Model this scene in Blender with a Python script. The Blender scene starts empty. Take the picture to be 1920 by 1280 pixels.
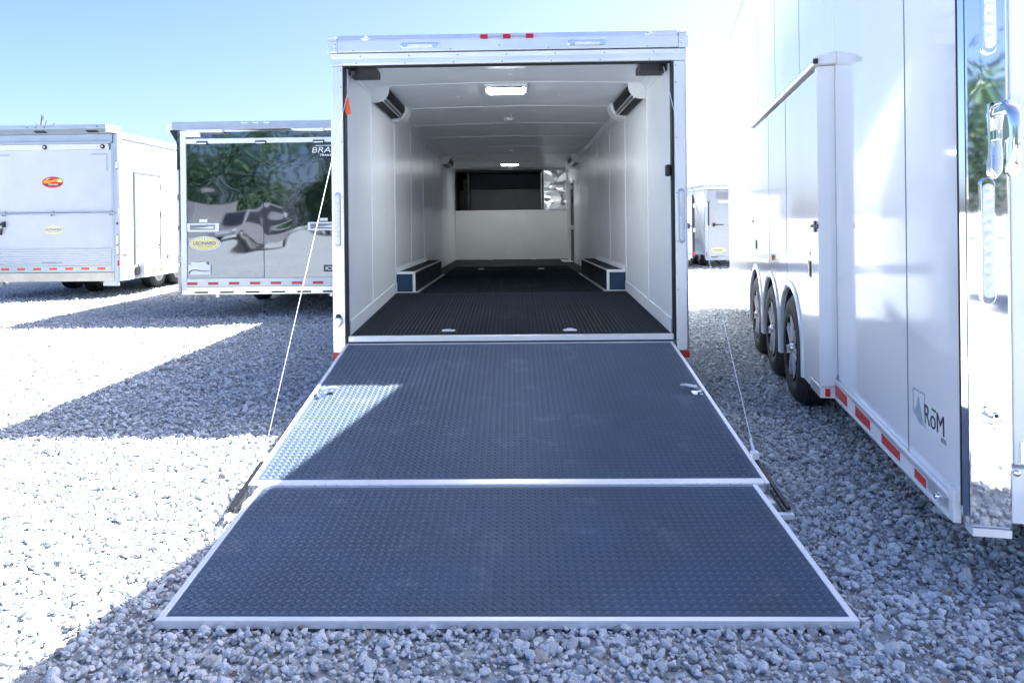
import bpy, bmesh, math, random
import numpy as np
from mathutils import Matrix, Vector, Euler

scene = bpy.context.scene
COL = scene.collection
random.seed(7)
PI = math.pi

# ------------------------------------------------------------------ camera
cam_data = bpy.data.cameras.new('camera')
cam = bpy.data.objects.new('camera', cam_data)
COL.objects.link(cam)
cam_data.sensor_fit = 'HORIZONTAL'
cam_data.sensor_width = 36.0
cam_data.lens = 25.95
cam_data.shift_x = 0.0151
cam_data.shift_y = -0.11875
cam_data.clip_start = 0.05
cam_data.clip_end = 2000
YAW = math.atan(0.022)
cam.matrix_world = (Matrix.Translation((0.028, -5.4, 1.32)) @ Matrix.Rotation(YAW, 4, 'Z')
                    @ Matrix.Rotation(PI / 2, 4, 'X') @ Matrix.Rotation(-0.0115, 4, 'Z'))
scene.camera = cam

# ------------------------------------------------------------------ sky and sun
SUN = Vector((0.771, 0.325, 1.0))            # towards the sun
EL = math.atan2(SUN.z, math.hypot(SUN.x, SUN.y))
AZ = math.atan2(SUN.x, SUN.y)                # from +Y towards +X
world = bpy.data.worlds.new('World')
scene.world = world
world.use_nodes = True
wn = world.node_tree.nodes
sky = wn.new('ShaderNodeTexSky')
sky.sky_type = 'NISHITA'
sky.sun_disc = False
sky.sun_elevation = EL
sky.sun_rotation = AZ
sky.altitude = 100
sky.air_density = 0.6
sky.dust_density = 3.0
sky.ozone_density = 3.0
hsv = wn.new('ShaderNodeHueSaturation')
hsv.inputs['Saturation'].default_value = 1.12
hsv.inputs['Hue'].default_value = 0.507
world.node_tree.links.new(sky.outputs[0], hsv.inputs['Color'])
world.node_tree.links.new(hsv.outputs[0], wn['Background'].inputs[0])
wn['Background'].inputs[1].default_value = 0.05

sun_data = bpy.data.lights.new('sun', 'SUN')
sun_data.energy = 3.1
sun_data.angle = math.radians(0.5)
sun_data.color = (1.0, 0.975, 0.94)
sun = bpy.data.objects.new('sun', sun_data)
COL.objects.link(sun)
sun.rotation_euler = SUN.to_track_quat('Z', 'Y').to_euler()
sun.location = (20, 8, 26)

scene.view_settings.view_transform = 'Standard'
scene.view_settings.look = 'None'
scene.view_settings.gamma = 1.0
scene.view_settings.use_curve_mapping = False
scene.view_settings.exposure = 3.15
scene.cycles.diffuse_bounces = 12
scene.cycles.glossy_bounces = 5
scene.cycles.max_bounces = 14

# ------------------------------------------------------------------ materials
def mat(name, color, rough=0.5, metal=0.0, var=0.0, vscale=6.0, bump=0.0, bscale=40.0, spec=0.5,
        coat=0.0, rvar=0.0, dark=None, darkamt=0.0, wave=0.0, wscale=1.0):
    m = bpy.data.materials.new(name)
    m.use_nodes = True
    nt = m.node_tree
    b = nt.nodes['Principled BSDF']
    b.inputs['Base Color'].default_value = (*color, 1)
    b.inputs['Roughness'].default_value = rough
    b.inputs['Metallic'].default_value = metal
    b.inputs['Specular IOR Level'].default_value = spec
    if coat:
        b.inputs['Coat Weight'].default_value = coat
        b.inputs['Coat Roughness'].default_value = 0.03
    tc = nt.nodes.new('ShaderNodeTexCoord')
    L = nt.links.new
    if var or rvar or darkamt:
        n = nt.nodes.new('ShaderNodeTexNoise')
        n.inputs['Scale'].default_value = vscale
        n.inputs['Detail'].default_value = 6
        n.inputs['Roughness'].default_value = 0.6
        L(tc.outputs['Object'], n.inputs['Vector'])
        cr = nt.nodes.new('ShaderNodeValToRGB')
        lo = tuple(c * (1 - var) for c in color)
        hi = tuple(min(1, c * (1 + var)) for c in color)
        if dark:
            lo = tuple(c * (1 - darkamt) + d * darkamt for c, d in zip(color, dark))
        cr.color_ramp.elements[0].position = 0.34
        cr.color_ramp.elements[0].color = (*lo, 1)
        cr.color_ramp.elements[1].position = 0.66
        cr.color_ramp.elements[1].color = (*hi, 1)
        L(n.outputs['Fac'], cr.inputs['Fac'])
        L(cr.outputs['Color'], b.inputs['Base Color'])
        if rvar:
            mr = nt.nodes.new('ShaderNodeMapRange')
            mr.inputs['From Min'].default_value = 0.3
            mr.inputs['From Max'].default_value = 0.7
            mr.inputs['To Min'].default_value = max(0.01, rough - rvar)
            mr.inputs['To Max'].default_value = rough + rvar
            L(n.outputs['Fac'], mr.inputs['Value'])
            L(mr.outputs[0], b.inputs['Roughness'])
    last = None
    if bump:
        n2 = nt.nodes.new('ShaderNodeTexNoise')
        n2.inputs['Scale'].default_value = bscale
        n2.inputs['Detail'].default_value = 4
        L(tc.outputs['Object'], n2.inputs['Vector'])
        bp = nt.nodes.new('ShaderNodeBump')
        bp.inputs['Strength'].default_value = bump
        bp.inputs['Distance'].default_value = 0.01
        L(n2.outputs['Fac'], bp.inputs['Height'])
        L(bp.outputs[0], b.inputs['Normal'])
        last = bp
    if wave:
        n3 = nt.nodes.new('ShaderNodeTexNoise')
        n3.inputs['Scale'].default_value = wscale
        n3.inputs['Detail'].default_value = 1.0
        n3.inputs['Distortion'].default_value = 0.6
        L(tc.outputs['Object'], n3.inputs['Vector'])
        bp2 = nt.nodes.new('ShaderNodeBump')
        bp2.inputs['Strength'].default_value = 1.0
        bp2.inputs['Distance'].default_value = wave
        L(n3.outputs['Fac'], bp2.inputs['Height'])
        if last:
            L(last.outputs[0], bp2.inputs['Normal'])
        L(bp2.outputs[0], b.inputs['Normal'])
    return m

M = {}
M['white_gloss'] = mat('white_gloss_paint', (0.82, 0.84, 0.86), 0.09, var=0.02, vscale=1.5, wave=0.0025, wscale=1.3, spec=0.5, coat=0.25)
M['white_satin'] = mat('white_satin_paint', (0.80, 0.80, 0.79), 0.32, var=0.03, vscale=3, wave=0.002, wscale=1.5)
M['weathered'] = mat('weathered_white_paint', (0.60, 0.615, 0.635), 0.34, var=0.04, vscale=2, wave=0.002, wscale=1.5)
M['white_wall'] = mat('white_wall_liner', (0.845, 0.87, 0.89), 0.30, var=0.03, vscale=2.0, wave=0.0015, wscale=2.0)
M['ceiling'] = mat('ceiling_liner', (0.83, 0.855, 0.88), 0.38, var=0.03, vscale=2.0)
M['joint_white'] = mat('white_joint_strip', (0.93, 0.94, 0.95), 0.25)
M['frame_grey'] = mat('grey_door_frame', (0.14, 0.155, 0.175), 0.4, 0.3)
M['joint_line'] = mat('panel_joint_sealant', (0.16, 0.18, 0.22), 0.5)
M['white_trim'] = mat('white_trim', (0.80, 0.81, 0.82), 0.3, var=0.02)
M['cabinet'] = mat('cabinet_white', (0.86, 0.865, 0.85), 0.33, var=0.05, vscale=1.5)
M['alu'] = mat('mill_aluminium', (0.84, 0.86, 0.88), 0.36, 0.85, var=0.03, vscale=3, rvar=0.04)
M['alu_bright'] = mat('bright_aluminium', (0.90, 0.91, 0.92), 0.42, 0.55, var=0.03, vscale=5, rvar=0.05)
M['alu_dull'] = mat('dull_aluminium', (0.42, 0.47, 0.53), 0.4, 0.7, var=0.05, vscale=4)
M['polished'] = mat('polished_aluminium', (0.88, 0.88, 0.88), 0.10, 1.0, var=0.03, wave=0.03, wscale=3.0)
M['chrome'] = mat('polished_stainless', (0.88, 0.89, 0.90), 0.035, 1.0, wave=0.002, wscale=2.5)
M['chrome_small'] = mat('chrome', (0.85, 0.86, 0.88), 0.07, 1.0)
M['tread_glint'] = mat('glint_tread_top', (0.058, 0.092, 0.138), 0.36, var=0.2, vscale=2.5, spec=0.4)  # lighter tread tops put the glints of the raised diamonds into colour
M['tread'] = mat('sky_tinted_tread_rubber', (0.016, 0.052, 0.104), 0.50, var=0.18, vscale=3.0, rvar=0.05, bump=0.05, bscale=160, spec=0.22)  # bluish base carries the sky's reflection on the dark ramp rubber
def dusty(m, amount, scale, colour):
    # scuffs and dusty shoe prints: pale, soft-edged blotches of dry dust
    nt = m.node_tree
    b = nt.nodes['Principled BSDF']
    src = b.inputs['Base Color'].links[0].from_socket
    tc = nt.nodes.new('ShaderNodeTexCoord')
    n = nt.nodes.new('ShaderNodeTexNoise'); n.inputs['Scale'].default_value = scale; n.inputs['Detail'].default_value = 8; n.inputs['Roughness'].default_value = 0.65
    nt.links.new(tc.outputs['Object'], n.inputs['Vector'])
    mr = nt.nodes.new('ShaderNodeMapRange')
    mr.inputs['From Min'].default_value = 0.56; mr.inputs['From Max'].default_value = 0.74
    mr.inputs['To Min'].default_value = 0.0; mr.inputs['To Max'].default_value = amount
    nt.links.new(n.outputs['Fac'], mr.inputs['Value'])
    mx = nt.nodes.new('ShaderNodeMix'); mx.data_type = 'RGBA'
    nt.links.new(mr.outputs[0], mx.inputs['Factor'])
    nt.links.new(src, mx.inputs[6])
    mx.inputs[7].default_value = (*colour, 1)
    nt.links.new(mx.outputs[2], b.inputs['Base Color'])
for k in ('tread', 'tread_glint'):      # dust-like sheen added so the sunlit rubber whitens as in haze glare
    pb = M[k].node_tree.nodes['Principled BSDF']
    pb.inputs['Sheen Weight'].default_value = 0.22
    pb.inputs['Sheen Roughness'].default_value = 0.6
dusty(M['tread'], 0.16, 4.2, (0.26, 0.29, 0.32))
dusty(M['tread_glint'], 0.40, 4.2, (0.36, 0.39, 0.42))
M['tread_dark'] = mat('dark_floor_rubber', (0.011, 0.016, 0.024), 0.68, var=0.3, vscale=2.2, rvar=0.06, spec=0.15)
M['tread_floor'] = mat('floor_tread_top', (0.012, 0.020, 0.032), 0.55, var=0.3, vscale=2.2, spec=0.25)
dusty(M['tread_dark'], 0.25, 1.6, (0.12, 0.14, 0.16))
M['rubber'] = mat('black_rubber', (0.018, 0.018, 0.020), 0.6, var=0.2, vscale=20)
M['tyre'] = mat('tyre_rubber', (0.024, 0.024, 0.026), 0.62, var=0.25, vscale=14, bump=0.1, bscale=60)
M['black'] = mat('black_paint', (0.012, 0.012, 0.014), 0.3)
M['rim_black'] = mat('satin_black_rim', (0.010, 0.011, 0.014), 0.55, spec=0.3)
M['charcoal'] = mat('charcoal_lining', (0.035, 0.037, 0.042), 0.6, var=0.15)
M['charcoal_mid'] = mat('grey_lining', (0.22, 0.22, 0.24), 0.55, var=0.08)
M['blue_grey'] = mat('slate_lining', (0.075, 0.08, 0.11), 0.55, var=0.08)
M['dark_metal'] = mat('dark_underbody_steel', (0.05, 0.05, 0.055), 0.5, 0.6, var=0.2)
M['steel_apron'] = mat('bare_steel_apron', (0.32, 0.31, 0.30), 0.16, 1.0, var=0.1, vscale=3)
M['mirror_black'] = mat('polished_black_panel', (0.20, 0.215, 0.24), 0.03, 1.0, wave=0.010, wscale=1.1)
M['grey_panel'] = mat('pewter_grey_panel', (0.42, 0.43, 0.45), 0.22, 0.6, var=0.04, wave=0.004, wscale=1.5)
M['red'] = mat('red_reflector', (0.62, 0.02, 0.015), 0.28, var=0.12, vscale=60)
M['red_lens'] = mat('red_lens', (0.45, 0.008, 0.02), 0.12, spec=0.6)
M['orange_tape'] = mat('orange_red_tape', (0.80, 0.09, 0.02), 0.35)
M['amber'] = mat('amber_lens', (0.85, 0.30, 0.02), 0.15)
M['tape_white'] = mat('white_tape', (0.83, 0.83, 0.83), 0.35, var=0.03, vscale=30)
M['lens'] = mat('clear_lens', (0.78, 0.80, 0.82), 0.08, spec=0.8, var=0.12, vscale=60)
def glow_mat(name, strength):
    m = mat(name, (0.85, 0.85, 0.85), 0.4)
    b = m.node_tree.nodes['Principled BSDF']
    b.inputs['Emission Color'].default_value = (0.93, 0.97, 1.0, 1)
    b.inputs['Emission Strength'].default_value = strength
    return m
M['fill_panel'] = glow_mat('fill_glow_panel', 9.0)  # glow added to the ceiling fixtures as fill for the trailer interior
M['fill_panel_dim'] = glow_mat('dim_fill_glow_panel', 5.0)
M['decal_white'] = mat('decal_white', (0.82, 0.82, 0.82), 0.4)
M['decal_yellow'] = mat('decal_yellow', (0.80, 0.70, 0.28), 0.4)
M['decal_cream'] = mat('decal_cream', (0.80, 0.74, 0.50), 0.4)
M['decal_blue'] = mat('decal_blue', (0.06, 0.08, 0.32), 0.4)
M['decal_lightblue'] = mat('decal_light_blue', (0.25, 0.38, 0.75), 0.4)
M['decal_grey'] = mat('decal_grey', (0.22, 0.22, 0.26), 0.4)
M['decal_pale'] = mat('decal_pale_blue_grey', (0.34, 0.42, 0.50), 0.4)
M['decal_navy'] = mat('decal_navy', (0.012, 0.02, 0.045), 0.35)
M['decal_green'] = mat('decal_green', (0.03, 0.25, 0.10), 0.4)
M['decal_red'] = mat('decal_red', (0.65, 0.03, 0.02), 0.4)
M['decal_orange'] = mat('decal_orange', (0.85, 0.35, 0.02), 0.4)
M['smoke'] = mat('smoked_reflector', (0.006, 0.007, 0.009), 0.45, spec=0.15)
M['bark'] = mat('bark', (0.10, 0.08, 0.06), 0.9, var=0.3, vscale=8)
M['leaf'] = mat('leaf', (0.035, 0.085, 0.04), 0.6, var=0.5, vscale=0.5)
M['glass'] = mat('tinted_glass', (0.02, 0.025, 0.03), 0.03, spec=0.8)

def gravel_material(name, per_instance):
    m = bpy.data.materials.new(name)
    m.use_nodes = True
    nt = m.node_tree
    b = nt.nodes['Principled BSDF']
    b.inputs['Roughness'].default_value = 0.85
    b.inputs['Specular IOR Level'].default_value = 0.25
    L = nt.links.new
    tc = nt.nodes.new('ShaderNodeTexCoord')
    ramp = nt.nodes.new('ShaderNodeValToRGB')
    e = ramp.color_ramp.elements
    stops = [(0.0, (0.27, 0.29, 0.305)), (0.10, (0.46, 0.505, 0.525)), (0.45, (0.57, 0.635, 0.66)),
             (0.80, (0.68, 0.725, 0.75)), (0.955, (0.76, 0.785, 0.80)), (0.98, (0.56, 0.48, 0.39)), (1.0, (0.36, 0.28, 0.22))]
    e[0].position, e[0].color = stops[0][0], (*stops[0][1], 1)
    e[1].position, e[1].color = stops[-1][0], (*stops[-1][1], 1)
    for p, c in stops[1:-1]:
        el = e.new(p)
        el.color = (*c, 1)
    if per_instance:
        oi = nt.nodes.new('ShaderNodeObjectInfo')
        L(oi.outputs['Random'], ramp.inputs['Fac'])
        n = nt.nodes.new('ShaderNodeTexNoise')
        n.inputs['Scale'].default_value = 5.0
        n.inputs['Detail'].default_value = 5
        L(tc.outputs['Object'], n.inputs['Vector'])
        mx = nt.nodes.new('ShaderNodeMix')
        mx.data_type = 'RGBA'
        mx.blend_type = 'MULTIPLY'
        mx.inputs['Factor'].default_value = 0.35
        L(ramp.outputs['Color'], mx.inputs[6])
        L(n.outputs['Color'], mx.inputs[7])
        hs = nt.nodes.new('ShaderNodeHueSaturation')
        hs.inputs['Saturation'].default_value = 0.55
        hs.inputs['Value'].default_value = 1.15
        L(mx.outputs[2], hs.inputs['Color'])
        L(hs.outputs['Color'], b.inputs['Base Color'])
        bp = nt.nodes.new('ShaderNodeBump')
        bp.inputs['Strength'].default_value = 0.35
        bp.inputs['Distance'].default_value = 0.15
        L(n.outputs['Fac'], bp.inputs['Height'])
        L(bp.outputs[0], b.inputs['Normal'])
    else:
        v = nt.nodes.new('ShaderNodeTexVoronoi')
        v.inputs['Scale'].default_value = 24
        L(tc.outputs['Object'], v.inputs['Vector'])
        sep = nt.nodes.new('ShaderNodeSeparateColor')
        L(v.outputs['Color'], sep.inputs[0])
        L(sep.outputs[0], ramp.inputs['Fac'])
        big = nt.nodes.new('ShaderNodeTexNoise')
        big.inputs['Scale'].default_value = 0.35
        big.inputs['Detail'].default_value = 4
        L(tc.outputs['Object'], big.inputs['Vector'])
        mr = nt.nodes.new('ShaderNodeMapRange')
        mr.inputs['To Min'].default_value = 0.50
        mr.inputs['To Max'].default_value = 0.72  # sheet darkened so gaps between stones look like shaded crevices
        L(big.outputs['Fac'], mr.inputs['Value'])
        mul = nt.nodes.new('ShaderNodeMix')
        mul.data_type = 'RGBA'
        mul.blend_type = 'MULTIPLY'
        mul.inputs['Factor'].default_value = 1.0
        L(ramp.outputs['Color'], mul.inputs[6])
        L(mr.outputs[0], mul.inputs[7])
        L(mul.outputs[2], b.inputs['Base Color'])
        bp = nt.nodes.new('ShaderNodeBump')
        bp.inputs['Strength'].default_value = 1.0
        bp.inputs['Distance'].default_value = 0.03
        bp.invert = True
        L(v.outputs['Distance'], bp.inputs['Height'])
        L(bp.outputs[0], b.inputs['Normal'])
    return m
M['gravel_ground'] = gravel_material('gravel_ground', False)
M['gravel_stone'] = gravel_material('gravel_stone', True)

# ------------------------------------------------------------------ mesh helpers
class MB:
    def __init__(s):
        s.v = []; s.f = []
    def add(s, vs, fs):
        o = len(s.v)
        s.v += [tuple(p) for p in vs]
        s.f += [tuple(i + o for i in f) for f in fs]
        return s
    def box(s, x0, x1, y0, y1, z0, z1):
        x0, x1 = min(x0, x1), max(x0, x1); y0, y1 = min(y0, y1), max(y0, y1); z0, z1 = min(z0, z1), max(z0, z1)
        return s.add([(x0, y0, z0), (x1, y0, z0), (x1, y1, z0), (x0, y1, z0), (x0, y0, z1), (x1, y0, z1), (x1, y1, z1), (x0, y1, z1)],
                     [(0, 3, 2, 1), (4, 5, 6, 7), (0, 1, 5, 4), (1, 2, 6, 5), (2, 3, 7, 6), (3, 0, 4, 7)])
    def prism(s, poly, axis, a, b):
        """poly in the two other axes: axis x -> (y,z), y -> (x,z), z -> (x,y)"""
        def mk(p, t):
            if axis == 'x': return (t, p[0], p[1])
            if axis == 'y': return (p[0], t, p[1])
            return (p[0], p[1], t)
        n = len(poly)
        vs = [mk(p, a) for p in poly] + [mk(p, b) for p in poly]
        fs = [tuple(range(n)), tuple(range(2 * n - 1, n - 1, -1))]
        fs += [(i, i + n, (i + 1) % n + n, (i + 1) % n) for i in range(n)]
        return s.add(vs, fs)
    def cyl(s, p0, p1, r, n=12, r1=None, cap=True):
        p0, p1 = Vector(p0), Vector(p1)
        r1 = r if r1 is None else r1
        d = (p1 - p0).normalized()
        u = d.orthogonal().normalized(); w = d.cross(u)
        vs = [p0 + (u * math.cos(2 * PI * i / n) + w * math.sin(2 * PI * i / n)) * r for i in range(n)]
        vs += [p1 + (u * math.cos(2 * PI * i / n) + w * math.sin(2 * PI * i / n)) * r1 for i in range(n)]
        fs = [(i, (i + 1) % n, (i + 1) % n + n, i + n) for i in range(n)]
        if cap:
            fs += [tuple(range(n - 1, -1, -1)), tuple(range(n, 2 * n))]
        return s.add(vs, fs)
    def tube(s, pts, r, n=8):
        for a, b in zip(pts[:-1], pts[1:]):
            s.cyl(a, b, r, n)
        return s
    def lathe(s, prof, c, axis='x', n=28, sgn=1):
        """prof: list of (t along axis, radius); closed by the caller"""
        k = len(prof)
        vs = []
        for i in range(n):
            a = 2 * PI * i / n
            for t, r in prof:
                if axis == 'x': vs.append((c[0] + sgn * t, c[1] + r * math.cos(a), c[2] + r * math.sin(a)))
                elif axis == 'y': vs.append((c[0] + r * math.cos(a), c[1] + sgn * t, c[2] + r * math.sin(a)))
                else: vs.append((c[0] + r * math.cos(a), c[1] + r * math.sin(a), c[2] + sgn * t))
        fs = []
        for i in range(n):
            j = (i + 1) % n
            for q in range(k - 1):
                fs.append((i * k + q, j * k + q, j * k + q + 1, i * k + q + 1))
        return s.add(vs, fs)
    def capsule(s, x0, x1, z0, z1, ya, yb, n=8):
        """stadium-shaped plate in the x-z plane between ya and yb"""
        w, h = x1 - x0, z1 - z0
        r = min(w, h) / 2
        pts = []
        if w >= h:
            for i in range(n + 1):
                a = -PI / 2 + PI * i / n; pts.append((x1 - r + r * math.cos(a), (z0 + z1) / 2 + r * math.sin(a)))
            for i in range(n + 1):
                a = PI / 2 + PI * i / n; pts.append((x0 + r + r * math.cos(a), (z0 + z1) / 2 + r * math.sin(a)))
        else:
            for i in range(n + 1):
                a = PI * i / n; pts.append(((x0 + x1) / 2 + r * math.cos(a), z1 - r + r * math.sin(a)))
            for i in range(n + 1):
                a = PI + PI * i / n; pts.append(((x0 + x1) / 2 + r * math.cos(a), z0 + r + r * math.sin(a)))
        return s.prism(pts, 'y', ya, yb)
    def ellipse(s, cx, cz, rx, rz, ya, yb, n=32):
        return s.prism([(cx + rx * math.cos(2 * PI * i / n), cz + rz * math.sin(2 * PI * i / n)) for i in range(n)], 'y', ya, yb)
    def xf(s, mtx):
        s.v = [tuple(mtx @ Vector(p)) for p in s.v]
        return s
    def shear(s, k):
        s.v = [(x, y, z + k * y) for x, y, z in s.v]
        return s
    def mesh(s, name, m, smooth=False):
        me = bpy.data.meshes.new(name)
        me.from_pydata(s.v, [], s.f)
        bm = bmesh.new(); bm.from_mesh(me)
        bmesh.ops.recalc_face_normals(bm, faces=bm.faces)
        bm.to_mesh(me); bm.free()
        me.materials.append(m)
        if smooth:
            me.shade_smooth()
            try: me.set_sharp_from_angle(angle=math.radians(35))
            except Exception: pass
        return me

TILT = -0.0117      # the open trailer stands slightly nose-down

def tag(o, label=None, cat=None, group=None, kind=None):
    if label: o['label'] = label
    if cat: o['category'] = cat
    if group: o['group'] = group
    if kind: o['kind'] = kind
    return o

def thing(name, label, cat, loc=(0, 0, 0), rotz=0.0, group=None):
    o = bpy.data.objects.new(name, None)
    o.empty_display_size = 0.3
    COL.objects.link(o)
    o.location = loc
    o.rotation_euler = (0, 0, rotz)
    return tag(o, label, cat, group)

def part(name, mb, m, parent=None, bevel=0.0, smooth=False, label=None, kind=None, tilt=False):
    if tilt: mb.shear(TILT)
    o = bpy.data.objects.new(name, mb.mesh(name, m if not isinstance(m, str) else M[m], smooth))
    COL.objects.link(o)
    o.parent = parent
    if bevel:
        md = o.modifiers.new('bevel', 'BEVEL')
        md.width = bevel; md.segments = 2; md.limit_method = 'ANGLE'; md.angle_limit = math.radians(40)
        md.harden_normals = False
    return tag(o, label, None, None, kind)

def again(o, parent, loc=None, rot=None, scale=None):
    c = o.copy()
    COL.objects.link(c)
    c.parent = parent
    if loc is not None: c.location = loc
    if rot is not None: c.rotation_euler = rot
    if scale is not None: c.scale = scale
    for ch in list(o.children):
        again(ch, c)
    return c

def text_mesh(name, body, size, m, parent, mtx, extrude=0.0008, shear=0.0, bold=0.0, width=1.0, align='LEFT'):
    cu = bpy.data.curves.new(name, 'FONT')
    cu.body = body
    cu.size = size
    cu.extrude = extrude
    cu.shear = shear
    cu.offset = bold
    cu.align_x = align
    tmp = bpy.data.objects.new(name, cu)
    COL.objects.link(tmp)
    dg = bpy.context.evaluated_depsgraph_get()
    me = bpy.data.meshes.new_from_object(tmp.evaluated_get(dg))
    bpy.data.objects.remove(tmp)
    bpy.data.curves.remove(cu)
    me.name = name
    me.transform(Matrix.Diagonal((width, 1, 1, 1)))
    me.transform(mtx)
    me.materials.clear()
    me.materials.append(M[m])
    o = bpy.data.objects.new(name, me)
    COL.objects.link(o)
    o.parent = parent
    return o

# text standing on a plane that faces -Y (rear faces): x right, z up
def rear_text_mtx(x, y, z): return Matrix.Translation((x, y, z)) @ Matrix.Rotation(PI / 2, 4, 'X')

# ------------------------------------------------------------------ ground
def add_ground():
    xs = [-400, -120, -40, -15, -8, -4, 0, 4, 8, 15, 40, 120, 400]
    g = MB()
    n = len(xs)
    vs = [(x, y, -0.012) for y in xs for x in xs]
    fs = [(j * n + i, j * n + i + 1, (j + 1) * n + i + 1, (j + 1) * n + i) for j in range(n - 1) for i in range(n - 1)]
    g.add(vs, fs)
    o = part('gravel_ground', g, 'gravel_ground', kind='structure')
    return o
add_ground()

def stone_proto(i):
    rnd = random.Random(100 + i)
    bm = bmesh.new()
    ax = (1.0, rnd.uniform(0.68, 0.95), rnd.uniform(0.5, 0.75))
    for _ in range(17):
        d = Vector((rnd.gauss(0, 1), rnd.gauss(0, 1), rnd.gauss(0, 1))).normalized()
        r = rnd.uniform(0.86, 1.0) * 0.5
        bm.verts.new((d.x * ax[0] * r, d.y * ax[1] * r, d.z * ax[2] * r))
    bmesh.ops.convex_hull(bm, input=bm.verts)
    loose = [v for v in bm.verts if not v.link_faces]
    bmesh.ops.delete(bm, geom=loose, context='VERTS')
    bmesh.ops.bevel(bm, geom=list(bm.edges), offset=0.035, segments=1, affect='EDGES', clamp_overlap=True)
    me = bpy.data.meshes.new('stone_%d' % i)
    bm.to_mesh(me); bm.free()
    me.materials.append(M['gravel_stone'])
    me.shade_smooth()
    try: me.set_sharp_from_angle(angle=math.radians(38))
    except Exception: pass
    return bpy.data.objects.new('stone_%d' % i, me)

def add_stones():
    rng = np.random.default_rng(5)
    protos = bpy.data.collections.new('stone_shapes')
    for i in range(8):
        protos.objects.link(stone_proto(i))
    def scatter(xlo, xhi, ylo, yhi, dens):
        n = int((xhi - xlo) * (yhi - ylo) * dens)
        return np.stack([rng.uniform(xlo, xhi, n), rng.uniform(ylo, yhi, n)], 1)
    P = []
    for y0, y1, dens in [(-3.9, -2.0, 2900), (-2.0, 1.0, 2400), (1.0, 4.0, 1700), (4.0, 7.0, 950), (7.0, 11.0, 520)]:
        d = y1 + 5.4
        xl, xr = -0.70 * d - 1.0, 0.72 * d + 0.6
        if y0 >= 1.0: xr = min(xr, 3.4)
        P.append(scatter(xl, xr, y0, y1, dens))
    P.append(scatter(-1.0, 4.5, -8.6, -3.9, 900))
    P.append(scatter(2.2, 7.5, 8.0, 16.0, 260))
    nbig = sum(len(q) for q in P)
    P.append(scatter(-4.2, 3.6, -3.9, -0.6, 1700))      # fines between the stones
    P = np.concatenate(P)
    fine = np.arange(len(P)) >= nbig
    keep = np.ones(len(P), bool)
    keep &= ~((np.abs(P[:, 0] + 0.016) < 1.10) & (P[:, 1] > -2.98) & (P[:, 1] < 11))
    keep &= ~((P[:, 0] > 2.2) & (P[:, 0] < 3.6) & (P[:, 1] < -1) & (P[:, 1] > -2.0))
    P = P[keep]
    fine = fine[keep]
    n = len(P)
    size = np.clip(rng.lognormal(math.log(0.0245), 0.38, n), 0.011, 0.078)
    size[fine] *= 0.58
    z = -0.020 + rng.uniform(0.0, 0.026, n) + size * 0.12
    me = bpy.data.meshes.new('gravel_stones')
    me.vertices.add(n)
    co = np.empty((n, 3), np.float32)
    co[:, :2] = P; co[:, 2] = z
    me.vertices.foreach_set('co', co.ravel())
    rot = rng.uniform(-PI, PI, (n, 3)).astype(np.float32)
    rot[:, 0] *= 0.22; rot[:, 1] *= 0.22
    a = me.attributes.new('rot', 'FLOAT_VECTOR', 'POINT'); a.data.foreach_set('vector', rot.ravel())
    a = me.attributes.new('scl', 'FLOAT', 'POINT'); a.data.foreach_set('value', size.astype(np.float32))
    a = me.attributes.new('pick', 'INT', 'POINT'); a.data.foreach_set('value', rng.integers(0, 8, n).astype(np.int32))
    o = bpy.data.objects.new('gravel_stones', me)
    COL.objects.link(o)
    tag(o, 'loose grey crushed stones covering the lot', None, None, 'stuff')
    ng = bpy.data.node_groups.new('stones', 'GeometryNodeTree')
    ng.interface.new_socket('Geometry', in_out='INPUT', socket_type='NodeSocketGeometry')
    ng.interface.new_socket('Geometry', in_out='OUTPUT', socket_type='NodeSocketGeometry')
    N = ng.nodes; L = ng.links.new
    gi = N.new('NodeGroupInput'); go = N.new('NodeGroupOutput')
    ci = N.new('GeometryNodeCollectionInfo')
    ci.inputs['Collection'].default_value = protos
    ci.inputs['Separate Children'].default_value = True
    ci.inputs['Reset Children'].default_value = True
    iop = N.new('GeometryNodeInstanceOnPoints')
    iop.inputs['Pick Instance'].default_value = True
    def attr(nm, dt):
        q = N.new('GeometryNodeInputNamedAttribute'); q.data_type = dt
        q.inputs['Name'].default_value = nm
        return q.outputs['Attribute']
    e2r = N.new('FunctionNodeEulerToRotation')
    L(attr('rot', 'FLOAT_VECTOR'), e2r.inputs[0])
    L(gi.outputs[0], iop.inputs['Points'])
    L(ci.outputs[0], iop.inputs['Instance'])
    L(attr('pick', 'INT'), iop.inputs['Instance Index'])
    L(e2r.outputs[0], iop.inputs['Rotation'])
    L(attr('scl', 'FLOAT'), iop.inputs['Scale'])
    L(iop.outputs[0], go.inputs[0])
    md = o.modifiers.new('stones', 'NODES')
    md.node_group = ng
add_stones()

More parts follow.
